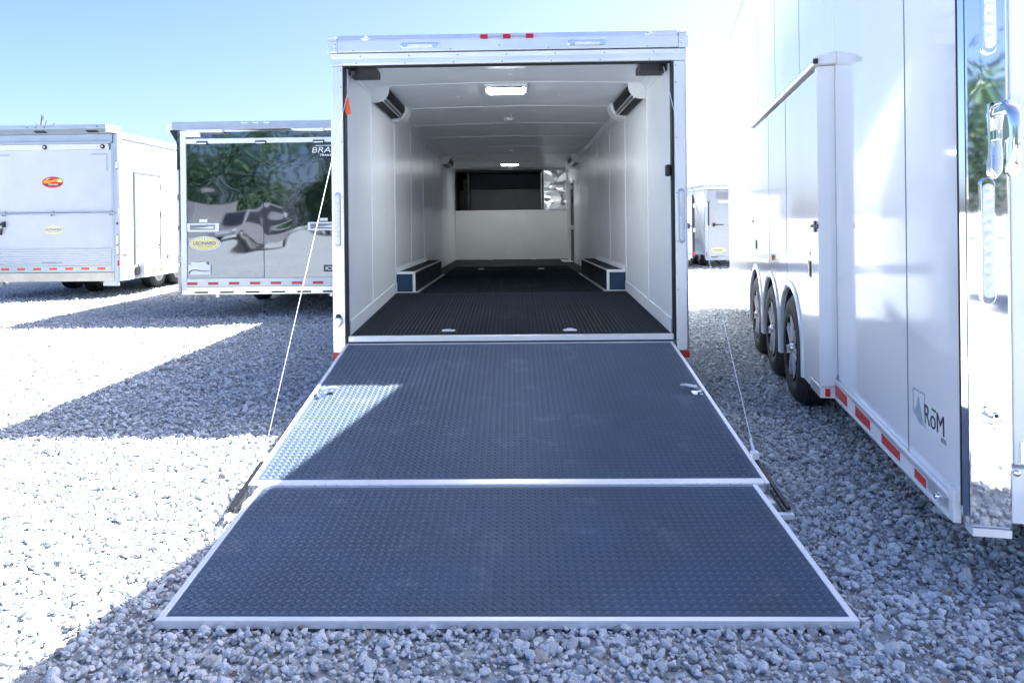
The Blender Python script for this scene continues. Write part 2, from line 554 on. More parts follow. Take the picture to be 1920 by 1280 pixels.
# ------------------------------------------------------------------ shared builders
def tread_field(x0, x1, y0, y1, pitch=0.0325, l=0.028, w=0.0095, h=0.0034, zf=lambda x, y: 0.0, xf=None):
    """raised diamond treads, alternating in direction, as one mesh (numpy)"""
    base = np.array([(-.5 * l, 0, 0), (-.18 * l, -.5 * w, 0), (.18 * l, -.5 * w, 0), (.5 * l, 0, 0), (.18 * l, .5 * w, 0), (-.18 * l, .5 * w, 0),
                     (-.24 * l, 0, h), (.24 * l, 0, h)])
    faces = np.array([(0, 1, 6, 6), (1, 2, 7, 6), (2, 3, 7, 7), (3, 4, 7, 7), (4, 5, 6, 7), (5, 0, 6, 6)])
    nx = int((x1 - x0 - l) / pitch); ny = int((y1 - y0 - l) / pitch)
    vs = []; fs = []
    c, s = math.cos(math.radians(40)), math.sin(math.radians(40))
    Rp = np.array([[c, -s, 0], [s, c, 0], [0, 0, 1]]); Rm = np.array([[c, s, 0], [-s, c, 0], [0, 0, 1]])
    bp_, bm_ = base @ Rp.T, base @ Rm.T
    k = 0
    for j in range(ny + 1):
        for i in range(nx + 1):
            cx, cy = x0 + l * .6 + i * pitch, y0 + l * .6 + j * pitch
            for sh, b in (((0, 0), bp_), ((pitch / 2, pitch / 2), bm_)):
                px, py = cx + sh[0], cy + sh[1]
                if px > x1 - l * .5 or py > y1 - l * .5: continue
                q = b + np.array([px, py, zf(px, py)])
                vs += [tuple(t) for t in q]
                for f in faces:
                    g = tuple(int(t) + k for t in f)
                    fs.append(g[:3] if g[3] == g[2] else g)
                k += 8
    mb = MB(); mb.v = vs; mb.f = fs
    return mb

def make_wheel(parent, c, sgn, r=0.39, w=0.235, alloy=True):
    """sgn: direction (local x) in which the outer face looks"""
    rim_r = r * 0.60
    rb = MB()
    prof = [(-w * .9, rim_r * .96), (-0.012, rim_r), (0.004, rim_r * 1.0), (0.006, rim_r * .95), (-0.02, rim_r * .90), (-0.075, rim_r * .84), (-0.085, 0.001)]
    rb.lathe(prof, (0, 0, 0), 'x', 36, sgn)
    rim = part('wheel', rb, 'rim_black' if alloy else 'white_satin', parent, smooth=True)
    rim.location = c
    tb = MB()
    ty = [(-w + .02, rim_r * .98), (-w, rim_r * 1.06), (-w, r * .86), (-w + .02, r * .95), (-w + .05, r * .99), (-w * .5, r), (-.05, r * .99),
          (-.02, r * .95), (0.004, r * .86), (0.008, rim_r * 1.15), (-.004, rim_r * 1.0)]
    tb.lathe(ty, (0, 0, 0), 'x', 44, sgn)
    for k in range(4):      # tread grooves shown as shallow ribs
        t0 = -w + .05 + k * (w - .1) / 4
        tb.lathe([(t0 + .006, r * .992), (t0 + .01, r + .004), (t0 + .038, r + .004), (t0 + .042, r * .992)], (0, 0, 0), 'x', 44, sgn)
    part('tyre', tb, 'tyre', rim, smooth=True)
    hb = MB().lathe([(-.08, .036), (-.01, .036), (.012, .029), (.016, .001)], (0, 0, 0), 'x', 18, sgn)
    part('hub_cap', hb, 'chrome_small', rim, smooth=True)
    if alloy:
        sp = MB()
        for k in range(7):
            a = 2 * PI * k / 7
            for s2 in (-1, 1):
                q = MB().box(-.012, .002, s2 * .024 - .0045, s2 * .024 + .0045, .05, rim_r * .93)
                q.xf(Matrix.Rotation(a, 4, 'X'))
                if sgn < 0: q.xf(Matrix.Diagonal((-1, 1, 1, 1)))
                sp.add(q.v, q.f)
            q = MB().box(-.014, 0, -.0285, .0285, rim_r * .885, rim_r * .93).xf(Matrix.Rotation(a, 4, 'X'))
            if sgn < 0: q.xf(Matrix.Diagonal((-1, 1, 1, 1)))
            sp.add(q.v, q.f)
        part('spoke_set', sp, 'alu_bright', rim)
    return rim

def light_strip(name, parent, x0, x1, z0, z1, y, lenses, tilt=False, bez='alu_dull'):
    """long oval lamp on a rear face (looks -Y) with a bezel and a row of round lenses"""
    bz = part(name, MB().capsule(x0, x1, z0, z1, y - .012, y), bez, parent, bevel=.003, tilt=tilt)
    w, h = x1 - x0, z1 - z0
    vert = h > w
    mb = MB().capsule(x0 + .005, x1 - .005, z0 + .02, z1 - .02, y - .018, y - .0125) if vert else MB().capsule(x0 + .02, x1 - .02, z0 + .005, z1 - .005, y - .018, y - .0125)
    if tilt: mb.shear(TILT)
    part('lens', mb, 'lens', bz, bevel=.002)
    lb = MB()
    for i in range(lenses):
        t = (i + .5) / lenses
        if vert: c = ((x0 + x1) / 2, y - .018, z0 + .035 + (h - .07) * t); r = min(w * .36, (h - .07) / lenses * .45)
        else: c = (x0 + .035 + (w - .07) * t, y - .018, (z0 + z1) / 2); r = min(h * .36, (w - .07) / lenses * .45)
        lb.lathe([(0.004, .0005), (.003, r * .6), (0, r)], c, 'y', 12, -1)
    if tilt: lb.shear(TILT)
    part('diode_row', lb, 'lens', bz, smooth=True)
    return bz

def oval_badge(parent, cx, cz, rx, rz, y, words, sub, inner, edge, rim='decal_white', tx='decal_blue'):
    b = part('oval_badge', MB().ellipse(cx, cz, rx, rz, y - .0015, y), rim, parent)
    part('badge_ring', MB().ellipse(cx, cz, rx * .955, rz * .93, y - .0025, y - .0017), edge, b)
    part('badge_field', MB().ellipse(cx, cz, rx * .915, rz * .87, y - .0035, y - .0027), inner, b)
    text_mesh('badge_lettering', words, rz * .62, tx, b, rear_text_mtx(cx, y - .0045, cz - rz * .16), .0006, width=1.12, align='CENTER', bold=rz * .012)
    text_mesh('badge_small_lettering', sub, rz * .22, 'decal_grey', b, rear_text_mtx(cx, y - .0045, cz - rz * .46), .0006, width=1.1, align='CENTER')
    part('badge_emblem', MB().box(cx - rx * .09, cx + rx * .09, y - .0045, y - .0037, cz + rz * .52, cz + rz * .98), 'decal_white', b)
    part('badge_mark', MB().prism([(cx - rx * .02, cz + rz * .9), (cx + rx * .02, cz + rz * .9), (cx + rx * .012, cz + rz * .55), (cx - rx * .012, cz + rz * .55)], 'y', y - .0055, y - .0047), tx, b)
    return b

# ------------------------------------------------------------------ the open car trailer
T = thing('car_hauler_trailer', 'white enclosed car trailer with its grey ramp door lowered onto the gravel', 'trailer')
WX = 1.185                                    # inner wall face
FZ = 0.60                                     # flat floor level (tilted frame)
LEN = 12.6
def floor_z(y): return 0.475 + (FZ - 0.475) * min(1, max(0, y / 2.1))

# outer shell
sk = MB()
for s in (-1, 1):
    sk.box(s * 1.255, s * 1.288, .09, LEN, .40, 2.58)
part('side_skin', sk, 'white_gloss', T, tilt=True)
part('roof', MB().prism([(-1.29, 2.585), (-.7, 2.63), (0, 2.645), (.7, 2.63), (1.29, 2.585), (1.29, 2.575), (0, 2.62), (-1.29, 2.575)], 'y', .06, LEN), 'white_satin', T, tilt=True)
part('nose_wall', MB().box(-1.25, 1.25, LEN - .05, LEN - .002, .40, 2.57), 'white_gloss', T, tilt=True)
part('underbody', MB().box(-1.1, 1.1, .12, LEN - .1, .36, .405), 'dark_metal', T, tilt=True)
for s in (-1, 1):
    part('chassis_rail', MB().box(s * .9 - .05, s * .9 + .05, .16, LEN - .1, .28, .357), 'dark_metal', T, tilt=True)
    part('top_rail', MB().box(s * 1.292, s * 1.303, .1, LEN, 2.50, 2.60), 'alu', T, tilt=True)
    for y in (2.75, 3.65, 4.55):
        make_wheel(T, (s * 1.24, y, .36), s, r=.36)

# interior liner
JY = [.045, .955, 2.19, 3.41, 4.65, 5.92, 7.18, 8.45, 9.72, 10.22]
for s in (-1, 1):
    for k in range(len(JY) - 1):
        a, b = JY[k], JY[k + 1]
        if s > 0 and k == 7:
            part('wall_panel', MB().box(s * WX, s * (WX + .05), a, b, 2.16, 2.50), 'white_wall', T, tilt=True)
            continue
        zb = floor_z(a) - .06
        part('wall_panel', MB().box(s * WX, s * (WX + .05), a, b, zb, 2.50), 'white_wall', T, tilt=True)
        if k:
            part('joint_strip', MB().box(s * (WX - .004), s * (WX + .01), a - .012, a + .012, floor_z(a) + .01, 2.46), 'joint_white', T, bevel=.0015, tilt=True)
    # kick plate following the beaver tail
    for k, (a, b) in enumerate([(.045, 2.12), (2.12, 10.2)]):
        if s > 0 and k: b = 8.44
        za, zb = floor_z(a), floor_z(b)
        part('kick_plate', MB().prism([(a, za), (b, zb), (b, zb + .105), (a, za + .105)], 'x', s * (WX - .006), s * (WX + .004)), 'white_wall', T, tilt=True)
    part('cove_trim', MB().prism([(s * WX, 2.448), (s * (WX - .006), 2.45), (s * (WX - .014), 2.467), (s * (WX - .042), 2.490), (s * (WX - .044), 2.50), (s * (WX), 2.50)], 'y', .30, 10.2), 'ceiling', T, bevel=.002, tilt=True)
    part('cove_rib', MB().box(s * (WX - .006), s * (WX + .002), .3, 10.2, 2.425, 2.432), 'ceiling', T, tilt=True)
arc = [(-1.2, 2.490), (-.8, 2.502), (-.4, 2.510), (0, 2.514), (.4, 2.510), (.8, 2.502), (1.2, 2.490)]
CJ = [.32] + JY[1:]
for k in range(len(CJ) - 1):
    poly = arc + [(x, z + .02) for x, z in reversed(arc)]
    part('ceiling_panel', MB().prism(poly, 'y', CJ[k] + .003, CJ[k + 1] - .003), 'ceiling', T, tilt=True)
    if k:
        part('ceiling_joint', MB().prism([(x, z - .003) for x, z in arc] + [(x, z + .003) for x, z in reversed(arc)], 'y', CJ[k] - .005, CJ[k] + .005), 'joint_white', T, tilt=True)
part('header_slope', MB().prism([(.06, 2.462), (.32, 2.488), (.32, 2.515), (.06, 2.515)], 'x', -.98, .98), 'white_wall', T, tilt=True)
for s in (-1, 1):
    part('spring_pocket', MB().box(s * .985, s * 1.18, .10, .30, 2.415, 2.468), 'charcoal', T, tilt=True)
    part('cable_pulley', MB().cyl((s * 1.13, .085, 2.43), (s * 1.16, .085, 2.43), .028, 16), 'black', T, tilt=True)
sc = MB()
for k in range(len(CJ) - 1):
    ym = (CJ[k] + CJ[k + 1]) / 2
    for x in (-.95, -.48, 0.02, .48, .95):
        sc.lathe([(-.003, .0005), (-.002, .007), (0.004, .010)], (x, ym, 2.510 - .013 * (x / 1.2) ** 2 * 1.6), 'z', 8)
for s in (-1, 1):
    for k in range(len(JY) - 1):
        ym = (JY[k] + JY[k + 1]) / 2
        for z in (.95, 1.45, 1.95):
            if s > 0 and k == 7: continue
            sc.lathe([(.003, .0005), (.002, .006), (-.003, .009)], (s * WX, ym, z), 'x', 8, -s)
part('screw_head', sc, 'white_trim', T, kind='stuff', tilt=True)

# floor
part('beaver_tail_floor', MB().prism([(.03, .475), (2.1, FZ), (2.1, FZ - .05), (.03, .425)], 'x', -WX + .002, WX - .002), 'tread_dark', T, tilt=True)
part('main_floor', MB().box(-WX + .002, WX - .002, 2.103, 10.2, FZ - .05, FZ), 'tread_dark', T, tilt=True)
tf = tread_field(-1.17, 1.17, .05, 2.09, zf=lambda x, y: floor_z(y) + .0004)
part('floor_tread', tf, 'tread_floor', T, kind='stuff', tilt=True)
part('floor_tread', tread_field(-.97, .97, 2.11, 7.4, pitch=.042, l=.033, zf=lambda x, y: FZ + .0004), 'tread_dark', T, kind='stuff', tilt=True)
for x, y in [(-.467, .165), (.448, .15), (-.489, 6.45), (.474, 6.43), (-.441, 10.05), (.456, 10.07)]:
    z = floor_z(y)
    d = part('tie_down_ring', MB().prism([(x - .05, y - .024), (x - .042, y - .032), (x + .042, y - .032), (x + .05, y - .024), (x + .05, y + .024), (x + .042, y + .032), (x - .042, y + .032), (x - .05, y + .024)], 'z', z + .001, z + .009), 'alu_bright', T, bevel=.002, tilt=True)
    part('ring', MB().tube([(x - .02, y - .015, z + .011), (x - .02, y + .012, z + .014), (x + .02, y + .012, z + .014), (x + .02, y - .015, z + .011), (x - .02, y - .015, z + .011)], .004, 6), 'chrome_small', d, tilt=True)

# wheel boxes
for s in (-1, 1):
    xi = .995
    zt = .816
    y0, y1 = 2.24, 5.10
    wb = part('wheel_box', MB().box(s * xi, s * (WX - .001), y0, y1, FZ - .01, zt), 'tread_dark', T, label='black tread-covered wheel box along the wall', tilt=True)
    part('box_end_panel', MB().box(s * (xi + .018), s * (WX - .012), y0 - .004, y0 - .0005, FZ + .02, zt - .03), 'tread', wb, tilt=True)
    part('edge_trim', MB().box(s * (xi - .004), s * (WX - .004), y0 - .008, y0 + .02, zt - .024, zt + .004), 'alu_bright', wb, bevel=.002, tilt=True)
    part('edge_trim', MB().box(s * (xi - .006), s * (xi + .022), y0 - .010, y0 - .0005, FZ + .012, zt - .025), 'alu_bright', wb, bevel=.002, tilt=True)
    part('edge_trim', MB().box(s * (xi - .006), s * (xi + .012), y0 + .021, y1, zt - .012, zt + .004), 'alu', wb, bevel=.002, tilt=True)
    part('edge_trim', MB().box(s * (xi - .045), s * (WX - .004), y0 - .030, y0 - .011, FZ + .001, FZ + .012), 'alu_bright', wb, bevel=.002, tilt=True)
    part('edge_trim', MB().box(s * (xi - .04), s * (xi - .008), y0 - .010, y1 + .05, FZ + .001, FZ + .010), 'alu', wb, bevel=.002, tilt=True)
    part('wall_flashing', MB().prism([(s * (WX - .003), zt + .001), (s * (WX - .022), zt + .002), (s * (WX - .003), zt + .05)], 'y', y0, y1 - .3), 'white_wall', wb, tilt=True)

# corner loading lamps
def corner_lamp(s, y0, y1):
    W, H = .148, .158
    zt = 2.520
    xw = WX - .001
    def prof(g):
        pts = [(0, 0), (W + g, 0), (W + g, -.045)]
        for i in range(7):
            a = (PI / 2) * i / 6
            pts.append((.035 + (W + g - .035) * math.cos(a), -.045 - (H + g - .045) * math.sin(a)))
        pts.append((0, -H - g))
        return [(s * (xw - px), zt + pz) for px, pz in pts]
    bd = part('corner_lamp', MB().prism(prof(-.014), 'y', y0 + .01, y1 - .01), 'smoke', T, smooth=False, tilt=True)
    part('end_cap', MB().prism(prof(0), 'y', y0, y0 + .012), 'white_trim', bd, bevel=.002, tilt=True)
    part('end_cap', MB().prism(prof(.012), 'y', y1 - .24, y1), 'white_trim', bd, bevel=.002, tilt=True)
    # two diffuser rails along the chamfer
    cx, cz = xw - .035 - (W - .05) * .72, zt - .045 - (H - .05) * .72
    for d in (-.011, .017):
        q = MB().box(-.011, .011, y0 + .013, y1 - .06, -.004, .014)
        q.xf(Matrix.Translation((s * (cx + d * .7), 0, cz - d * .7)) @ Matrix.Rotation(s * -PI * .25, 4, 'Y') @ Matrix.Rotation(PI, 4, 'Y'))
        part('diffuser_rail', q, 'alu', bd, bevel=.002, tilt=True)
    return bd
for s in (-1, 1):
    corner_lamp(s, 1.0, 2.28)
    corner_lamp(s, 7.22, 8.40)

# ceiling fittings
for y in (1.22, 8.95):
    v = part('ceiling_fixture', MB().box(-.21, .17, y - .2, y + .2, 2.494, 2.512), 'white_trim', T, bevel=.004, tilt=True)
    part('fixture_slot', MB().box(-.17, .13, y - .15, y - .13, 2.486, 2.4935), 'black', v, tilt=True)
    part('glow_panel', MB().box(-.175, .135, y - .125, y + .16, 2.484, 2.4935), 'fill_panel' if y < 5 else 'fill_panel_dim', v, bevel=.003, tilt=True)  # added glow brightens the interior walls
for y in (3.05, 6.45, 9.35, 9.9):
    part('dome_light', MB().lathe([(-.03, .0005), (-.028, .03), (-.02, .055), (0.012, .066)], (0.0, y, 2.505), 'z', 20), 'white_trim', T, smooth=True, tilt=True)

# front wall: cupboard, gooseneck recess, polished locker, side door
YC = 10.2
part('cupboard_front', MB().box(-WX + .003, WX - .003, YC, YC + .04, FZ - .02, 1.605), 'cabinet', T, tilt=True)
part('cupboard_edge', MB().box(-WX + .003, WX - .003, YC - .012, YC + .03, 1.607, 1.637), 'alu_bright', T, bevel=.003, tilt=True)
part('deck_floor', MB().box(-WX + .003, WX - .003, YC + .042, LEN - .06, 1.58, 1.604), 'charcoal', T, tilt=True)
part('recess_wall', MB().box(-WX + .003, -WX + .02, YC + .045, LEN - .08, 1.61, 2.49), 'charcoal', T, tilt=True)  # grey lining darkened to charcoal, putting the recess shade into its colour
part('recess_ceiling', MB().box(-WX + .024, .66, YC + .03, LEN - .08, 2.46, 2.488), 'charcoal', T, tilt=True)
part('recess_side', MB().box(.665, .68, YC + .045, LEN - .08, 1.64, 2.49), 'charcoal', T, tilt=True)
part('recess_back', MB().box(-WX + .024, .66, 11.3, 11.33, 1.61, 2.13), 'charcoal_mid', T, tilt=True)
part('recess_back_upper', MB().prism([(11.3, 2.135), (11.05, 2.455), (11.09, 2.455), (11.33, 2.135)], 'x', -.95, .66), 'blue_grey', T, tilt=True)
part('recess_post', MB().box(-.95, -.90, YC + .3, 11.29, 1.61, 2.45), 'black', T, tilt=True)
ld = part('ladder_rail', MB().box(.625, .655, YC - .004, YC + .02, 1.64, 2.44), 'black', T, tilt=True)
lr = MB()
for k in range(20):
    lr.box(.630, .650, YC - .010, YC - .005, 1.66 + k * .039, 1.68 + k * .039)
part('rail_slot', lr, 'alu', ld, kind='stuff', tilt=True)
lk = part('polished_locker', MB().box(.70, WX - .01, YC - .03, YC + .35, 1.64, 2.485), 'polished', T, tilt=True)
part('locker_trim', MB().box(.69, WX - .006, YC - .04, YC - .031, 2.468, 2.490), 'white_trim', lk, tilt=True)
part('locker_trim', MB().box(.685, .699, YC - .04, YC - .02, 1.64, 2.466), 'alu_bright', lk, tilt=True)
part('locker_trim', MB().box(WX - .022, WX - .006, YC - .041, YC - .031, 1.64, 2.466), 'alu_bright', lk, tilt=True)
sd = part('side_door', MB().box(WX + .02, WX + .05, 8.52, 9.70, FZ - .05, 2.15), 'charcoal', T, tilt=True)
part('door_jamb', MB().box(WX - .03, WX + .04, 9.62, 9.715, FZ, 2.16), 'alu_bright', sd, bevel=.003, tilt=True)
part('door_jamb', MB().box(WX - .012, WX + .04, 8.455, 8.50, FZ, 2.16), 'white_trim', sd, bevel=.003, tilt=True)
part('door_head', MB().box(WX - .012, WX + .018, 8.505, 9.615, 2.12, 2.16), 'white_trim', sd, bevel=.003, tilt=True)
part('door_latch', MB().box(WX - .03, WX + .018, 8.85, 8.98, 1.22, 1.30), 'alu_bright', sd, bevel=.004, tilt=True)
part('door_grip', MB().box(WX - .03, WX + .018, 8.80, 8.86, 1.72, 1.86), 'black', sd, bevel=.004, tilt=True)
part('door_closer', MB().box(WX - .03, WX + .018, 9.05, 9.22, 2.0, 2.08), 'alu_bright', sd, bevel=.004, tilt=True)
part('door_sill', MB().box(WX - .20, WX - .01, 8.7, 9.55, FZ + .001, FZ + .012), 'alu_bright', T, bevel=.002, tilt=True)

# rear frame
for s in (-1, 1):
    p = part('corner_post', MB().prism([(s * 1.205, -.030), (s * 1.282, -.030), (s * 1.296, -.018), (s * 1.296, .085), (s * 1.205, .085)], 'z', .362, 2.455), 'alu', T, bevel=.003)
    part('post_flange', MB().box(s * 1.207, s * 1.228, -.034, -.0305, .375, 2.452), 'alu', p, bevel=.001)
    part('door_seal', MB().box(s * 1.190, s * 1.2035, -.018, .05, .43, 2.452), 'rubber', T)
    part('corner_reflector', MB().box(s * 1.235, s * 1.297, -.034, .02, .308, .359), 'red', T, bevel=.002)
    cc = part('corner_cap', MB().box(s * 1.238, s * 1.306, -.052, .06, 2.548, 2.632), 'alu', T, bevel=.004)
    part('corner_cap_neck', MB().box(s * 1.24, s * 1.296, -.044, .05, 2.634, 2.652), 'alu', cc)
    part('corner_cap_fin', MB().box(s * 1.236, s * 1.304, -.05, .06, 2.653, 2.662), 'alu', cc, bevel=.002)
    rv = MB()
    for z in (2.575, 2.603):
        rv.lathe([(.006, .0005), (.005, .006), (0, .009)], (s * 1.255, -.052, z), 'y', 10, -1)
    part('cap_bolt', rv, 'chrome_small', cc, smooth=True)
    light_strip('tail_light', T, s * 1.249 - .022, s * 1.249 + .022, 1.135, 1.532, -.0305, 11)
part('lower_header', MB().box(-1.294, 1.294, -.032, .06, 2.458, 2.545), 'alu', T, bevel=.003)
for z0, z1, d in ((2.462, 2.478, .036), (2.508, 2.541, .037)):
    part('header_rib', MB().box(-1.20 if z0 < 2.5 else -1.285, 1.20 if z0 < 2.5 else 1.285, -d, -.0325, z0, z1), 'alu_bright', T, bevel=.002)
tr = part('upper_header', MB().box(-1.236, 1.236, -.050, .06, 2.550, 2.632), 'alu', T, bevel=.003)
part('upper_header_ledge', MB().prism([(-.044, 2.6335), (-.038, 2.676), (.06, 2.676), (.06, 2.6335)], 'x', -1.234, 1.234), 'alu', tr, bevel=.002)
rv = MB()
for i in range(7):
    x = -1.12 + i * .355
    rv.lathe([(.003, .0005), (.0025, .004), (0, .006)], (x, -.0505, 2.562 + .02 * (i % 2)), 'y', 8, -1)
    rv.lathe([(.003, .0005), (.0025, .004), (0, .006)], (x + .05, -.0375, 2.522), 'y', 8, -1)
    rv.lathe([(.003, .0005), (.0025, .004), (0, .006)], (x + .02, -.0365, 2.470), 'y', 8, -1)
for s in (-1, 1):
    for z in (.44, .8, 1.15, 1.5, 1.9, 2.3, 2.42):
        rv.lathe([(.003, .0005), (.0025, .004), (0, .006)], (s * 1.217, -.0345, z), 'y', 8, -1)
part('rivet', rv, 'alu_dull', T, kind='stuff')
part('marker_bar', MB().box(-.20, .20, -.049, -.043, 2.641, 2.656), 'alu_dull', T, bevel=.002)
for x in (-.165, 0, .165):
    part('marker_light', MB().box(x - .028, x + .028, -.066, -.0495, 2.632, 2.662), 'red_lens', T, bevel=.004)
for x in (-1.03, 1.03):
    o = part('clearance_light', MB().ellipse(x, 2.653, .034, .014, -.052, -.043), 'chrome_small', T, bevel=.003)
    part('lens', MB().ellipse(x, 2.653, .015, .011, -.058, -.0525, 16), 'lens', o, bevel=.003)
for x in (-.63, .58):
    ll = part('load_light', MB().capsule(x - .142, x + .142, 2.571, 2.610, -.064, -.0505), 'chrome_small', T, bevel=.006)
    part('lens', MB().box(x - .088, x + .088, -.068, -.0645, 2.573, 2.594), 'lens', ll, bevel=.003)
part('sill_plate', MB().box(-1.188, 1.188, -.012, .028, .436, .476), 'alu_bright', T, bevel=.003)
part('sill_gap', MB().box(-1.186, 1.186, -.006, .02, .405, .434), 'rubber', T)
part('rear_bumper', MB().box(-1.2, 1.2, .03, .12, .30, .40), 'dark_metal', T)
part('header_seal', MB().box(-1.188, 1.188, -.016, .05, 2.4515, 2.4575), 'rubber', T)
bs = part('bump_stop', MB().lathe([(0, .032), (.05, .032), (.056, .026), (.056, .0005)], (-1.252, -.031, .59), 'y', 20, -1), 'alu', T, smooth=True)
part('stop_bracket', MB().capsule(-1.275, -1.232, .55, .645, -.036, -.031), 'dark_metal', bs)
q = MB().box(-.019, .019, -.002, .002, -.062, .062).xf(Matrix.Translation((-1.176, -.012, 2.165)) @ Matrix.Rotation(math.radians(-8), 4, 'Y'))
part('hanging_tag', q, 'orange_tape', T, label='bright orange-red tag hanging in the door opening')
part('wall_catch', MB().box(1.148, 1.184, .0, .05, 1.622, 1.708), 'black', T, bevel=.010)

# ramp door: hinge at y=0, fold at y=-2.02
RC = -.012
RL = math.hypot(2.02, .312)
RA = math.atan2(.312, 2.02)
rampM = Matrix.Translation((RC, -.004, .422)) @ Matrix.Rotation(RA, 4, 'X')      # local y runs negative down the ramp
RW = 1.193
ramp = part('ramp_door', MB().box(-RW + .003, RW - .003, -RL, -.004, -.042, -.003).xf(rampM), 'alu', T)
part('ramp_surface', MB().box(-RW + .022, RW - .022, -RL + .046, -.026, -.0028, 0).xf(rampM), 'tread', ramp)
part('ramp_tread', tread_field(-RW + .026, RW - .026, -RL + .05, -.03, zf=lambda x, y: .0004).xf(rampM), 'tread_glint', ramp, kind='stuff')
for s in (-1, 1):
    part('edge_trim', MB().box(s * (RW - .021), s * RW, -RL, -.002, -.044, .004).xf(rampM), 'alu_bright', ramp, bevel=.002)
part('edge_trim', MB().box(-RW + .022, RW - .022, -.025, -.004, -.02, .004).xf(rampM), 'alu_bright', ramp, bevel=.002)
part('fold_trim', MB().box(-RW + .022, RW - .022, -RL, -RL + .045, -.02, .003).xf(rampM), 'alu_bright', ramp, bevel=.002)
kn = MB()
for i in range(46):
    x = -1.13 + i * .0498
    kn.cyl((x + .001, -RL - .006, .002), (x + .0475, -RL - .006, .002), .0075, 10)
kn.xf(rampM)
part('piano_hinge', kn, 'alu_bright', ramp, smooth=True)
def ramp_latch(s):
    base = MB().box(-.03, .03, -.028, .028, .0008, .007)
    base.xf(rampM @ Matrix.Translation((s * 1.125, -.985, 0)))
    l = part('ramp_latch', base, 'chrome_small', ramp, bevel=.002)
    pl = [(-.005, .010), (.012, .012), (.030, .030), (.095, .034), (.125, .030), (.126, .036), (.095, .041), (.027, .037), (.008, .020), (-.005, .018)]
    q = MB().prism(pl, 'y', -.019, .019)
    if s > 0: q.xf(Matrix.Diagonal((-1, 1, 1, 1)))
    q.xf(rampM @ Matrix.Translation((s * 1.155, -.975, 0)) @ Matrix.Rotation(s * math.radians(-22), 4, 'Z'))
    part('latch_tongue', q, 'alu_dull', l, bevel=.002)
    part('latch_pin', MB().cyl((s * 1.128, -1.02, .003), (s * 1.128, -1.02, .028), .009, 12).xf(rampM), 'chrome_small', l, smooth=True)
for s in (-1, 1): ramp_latch(s)
# flap
FL = math.hypot(.985, .082)
FA = math.atan2(.082, .985)
flapM = Matrix.Translation((RC - .004, -2.040, .110)) @ Matrix.Rotation(FA, 4, 'X')
FW = 1.134
flap = part('ramp_flap', MB().box(-FW + .003, FW - .003, -FL + .004, 0, -.026, -.003).xf(flapM), 'alu', T)
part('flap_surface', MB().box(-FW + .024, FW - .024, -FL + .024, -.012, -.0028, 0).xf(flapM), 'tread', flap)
part('flap_tread', tread_field(-FW + .028, FW - .028, -FL + .028, -.016, zf=lambda x, y: .0004).xf(flapM), 'tread_glint', flap, kind='stuff')
for s in (-1, 1):
    part('edge_trim', MB().box(s * (FW - .023), s * FW, -FL + .022, 0, -.026, .0035).xf(flapM), 'alu_bright', flap, bevel=.002)
part('lip_trim', MB().box(-FW, FW, -FL, -FL + .022, -.026, .0035).xf(flapM), 'alu_bright', flap, bevel=.002)
# ramp legs, side bars and cables
for s in (-1, 1):
    part('ramp_foot', MB().box(RC + s * 1.10, RC + s * 1.186, -2.13, -2.03, .012, .064), 'alu', T, bevel=.003)
    ar = part('cable_arm', MB().prism([(-1.74, .150), (-2.20, .072), (-2.20, .056), (-1.74, .134)], 'x', RC + s * 1.203, RC + s * 1.221), 'black', T, bevel=.002)
    part('arm_foot', MB().box(RC + s * 1.14, RC + s * 1.225, -2.232, -2.203, .030, .052), 'alu_bright', ar, bevel=.002)
    part('arm_stay', MB().prism([(-2.03, .085), (-2.20, .056), (-2.20, .046), (-2.03, .075)], 'x', RC + s * 1.188, RC + s * 1.198), 'dark_metal', ar)
    part('arm_clevis', MB().box(RC + s * 1.190, RC + s * 1.226, -1.79, -1.75, .135, .175), 'alu_bright', ar, bevel=.003)
    part('lift_cable', MB().cyl((s * 1.150, .06, 2.435), (RC + s * 1.208, -1.765, .165), .0023, 8), 'alu_dull' if s < 0 else 'white_trim', T)
    part('cable_end', MB().cyl((RC + s * 1.208, -1.765, .165), (RC + s * 1.2035, -1.72, .223), .009, 8, .005), 'alu_bright', T)

# ------------------------------------------------------------------ white stacker trailer on the right
TH = math.radians(11.2)
S = thing('stacker_trailer', 'tall glossy white trailer with three wheels in arches along its near side', 'trailer', (1.551, -2.85, 0), -TH)
def top_z(a): return 4.11 - .042 * a
part('body', MB().prism([(.03, .40), (8.5, .40), (8.5, top_z(8.5) - .25), (8.3, top_z(8.3) - .05), (.03, top_z(0) - .02)], 'x', .016, 2.45), 'white_satin', S)
JA = [.010, .56, 1.79, 2.89, 4.03, 5.16, 6.25, 7.34, 8.55]
for k in range(len(JA) - 1):
    a, b = JA[k] + .0035, JA[k + 1] - .0035
    z0 = .335 if k < 2 else .40
    if k == len(JA) - 2:
        poly = [(a, z0), (b, z0), (b, 3.42), (b - .04, 3.58), (b - .12, 3.70), (b - .3, 3.80), (a, top_z(a))]
    else:
        poly = [(a, z0), (b, z0), (b, top_z(b)), (a, top_z(a))]
    part('side_panel', MB().prism(poly, 'x', 0.0, .013), 'white_gloss', S)
part('joint_backing', MB().box(.0135, .0155, .02, 8.5, .42, 3.6), 'rubber', S)
for k in range(1, len(JA) - 1):
    z0 = .34 if k == 1 else 2.29
    if k >= 5: z0 = .42
    if k == 2: continue
    part('joint_line', MB().box(-.0012, -.0003, JA[k] - .005, JA[k] + .005, z0, top_z(JA[k])), 'joint_line', S)
part('top_rail', MB().prism([(0.0, top_z(0) + .004), (8.25, top_z(8.25) + .004), (8.25, top_z(8.25) + .05), (0, top_z(0) + .05)], 'x', -.012, .05), 'alu_dull', S, bevel=.006)
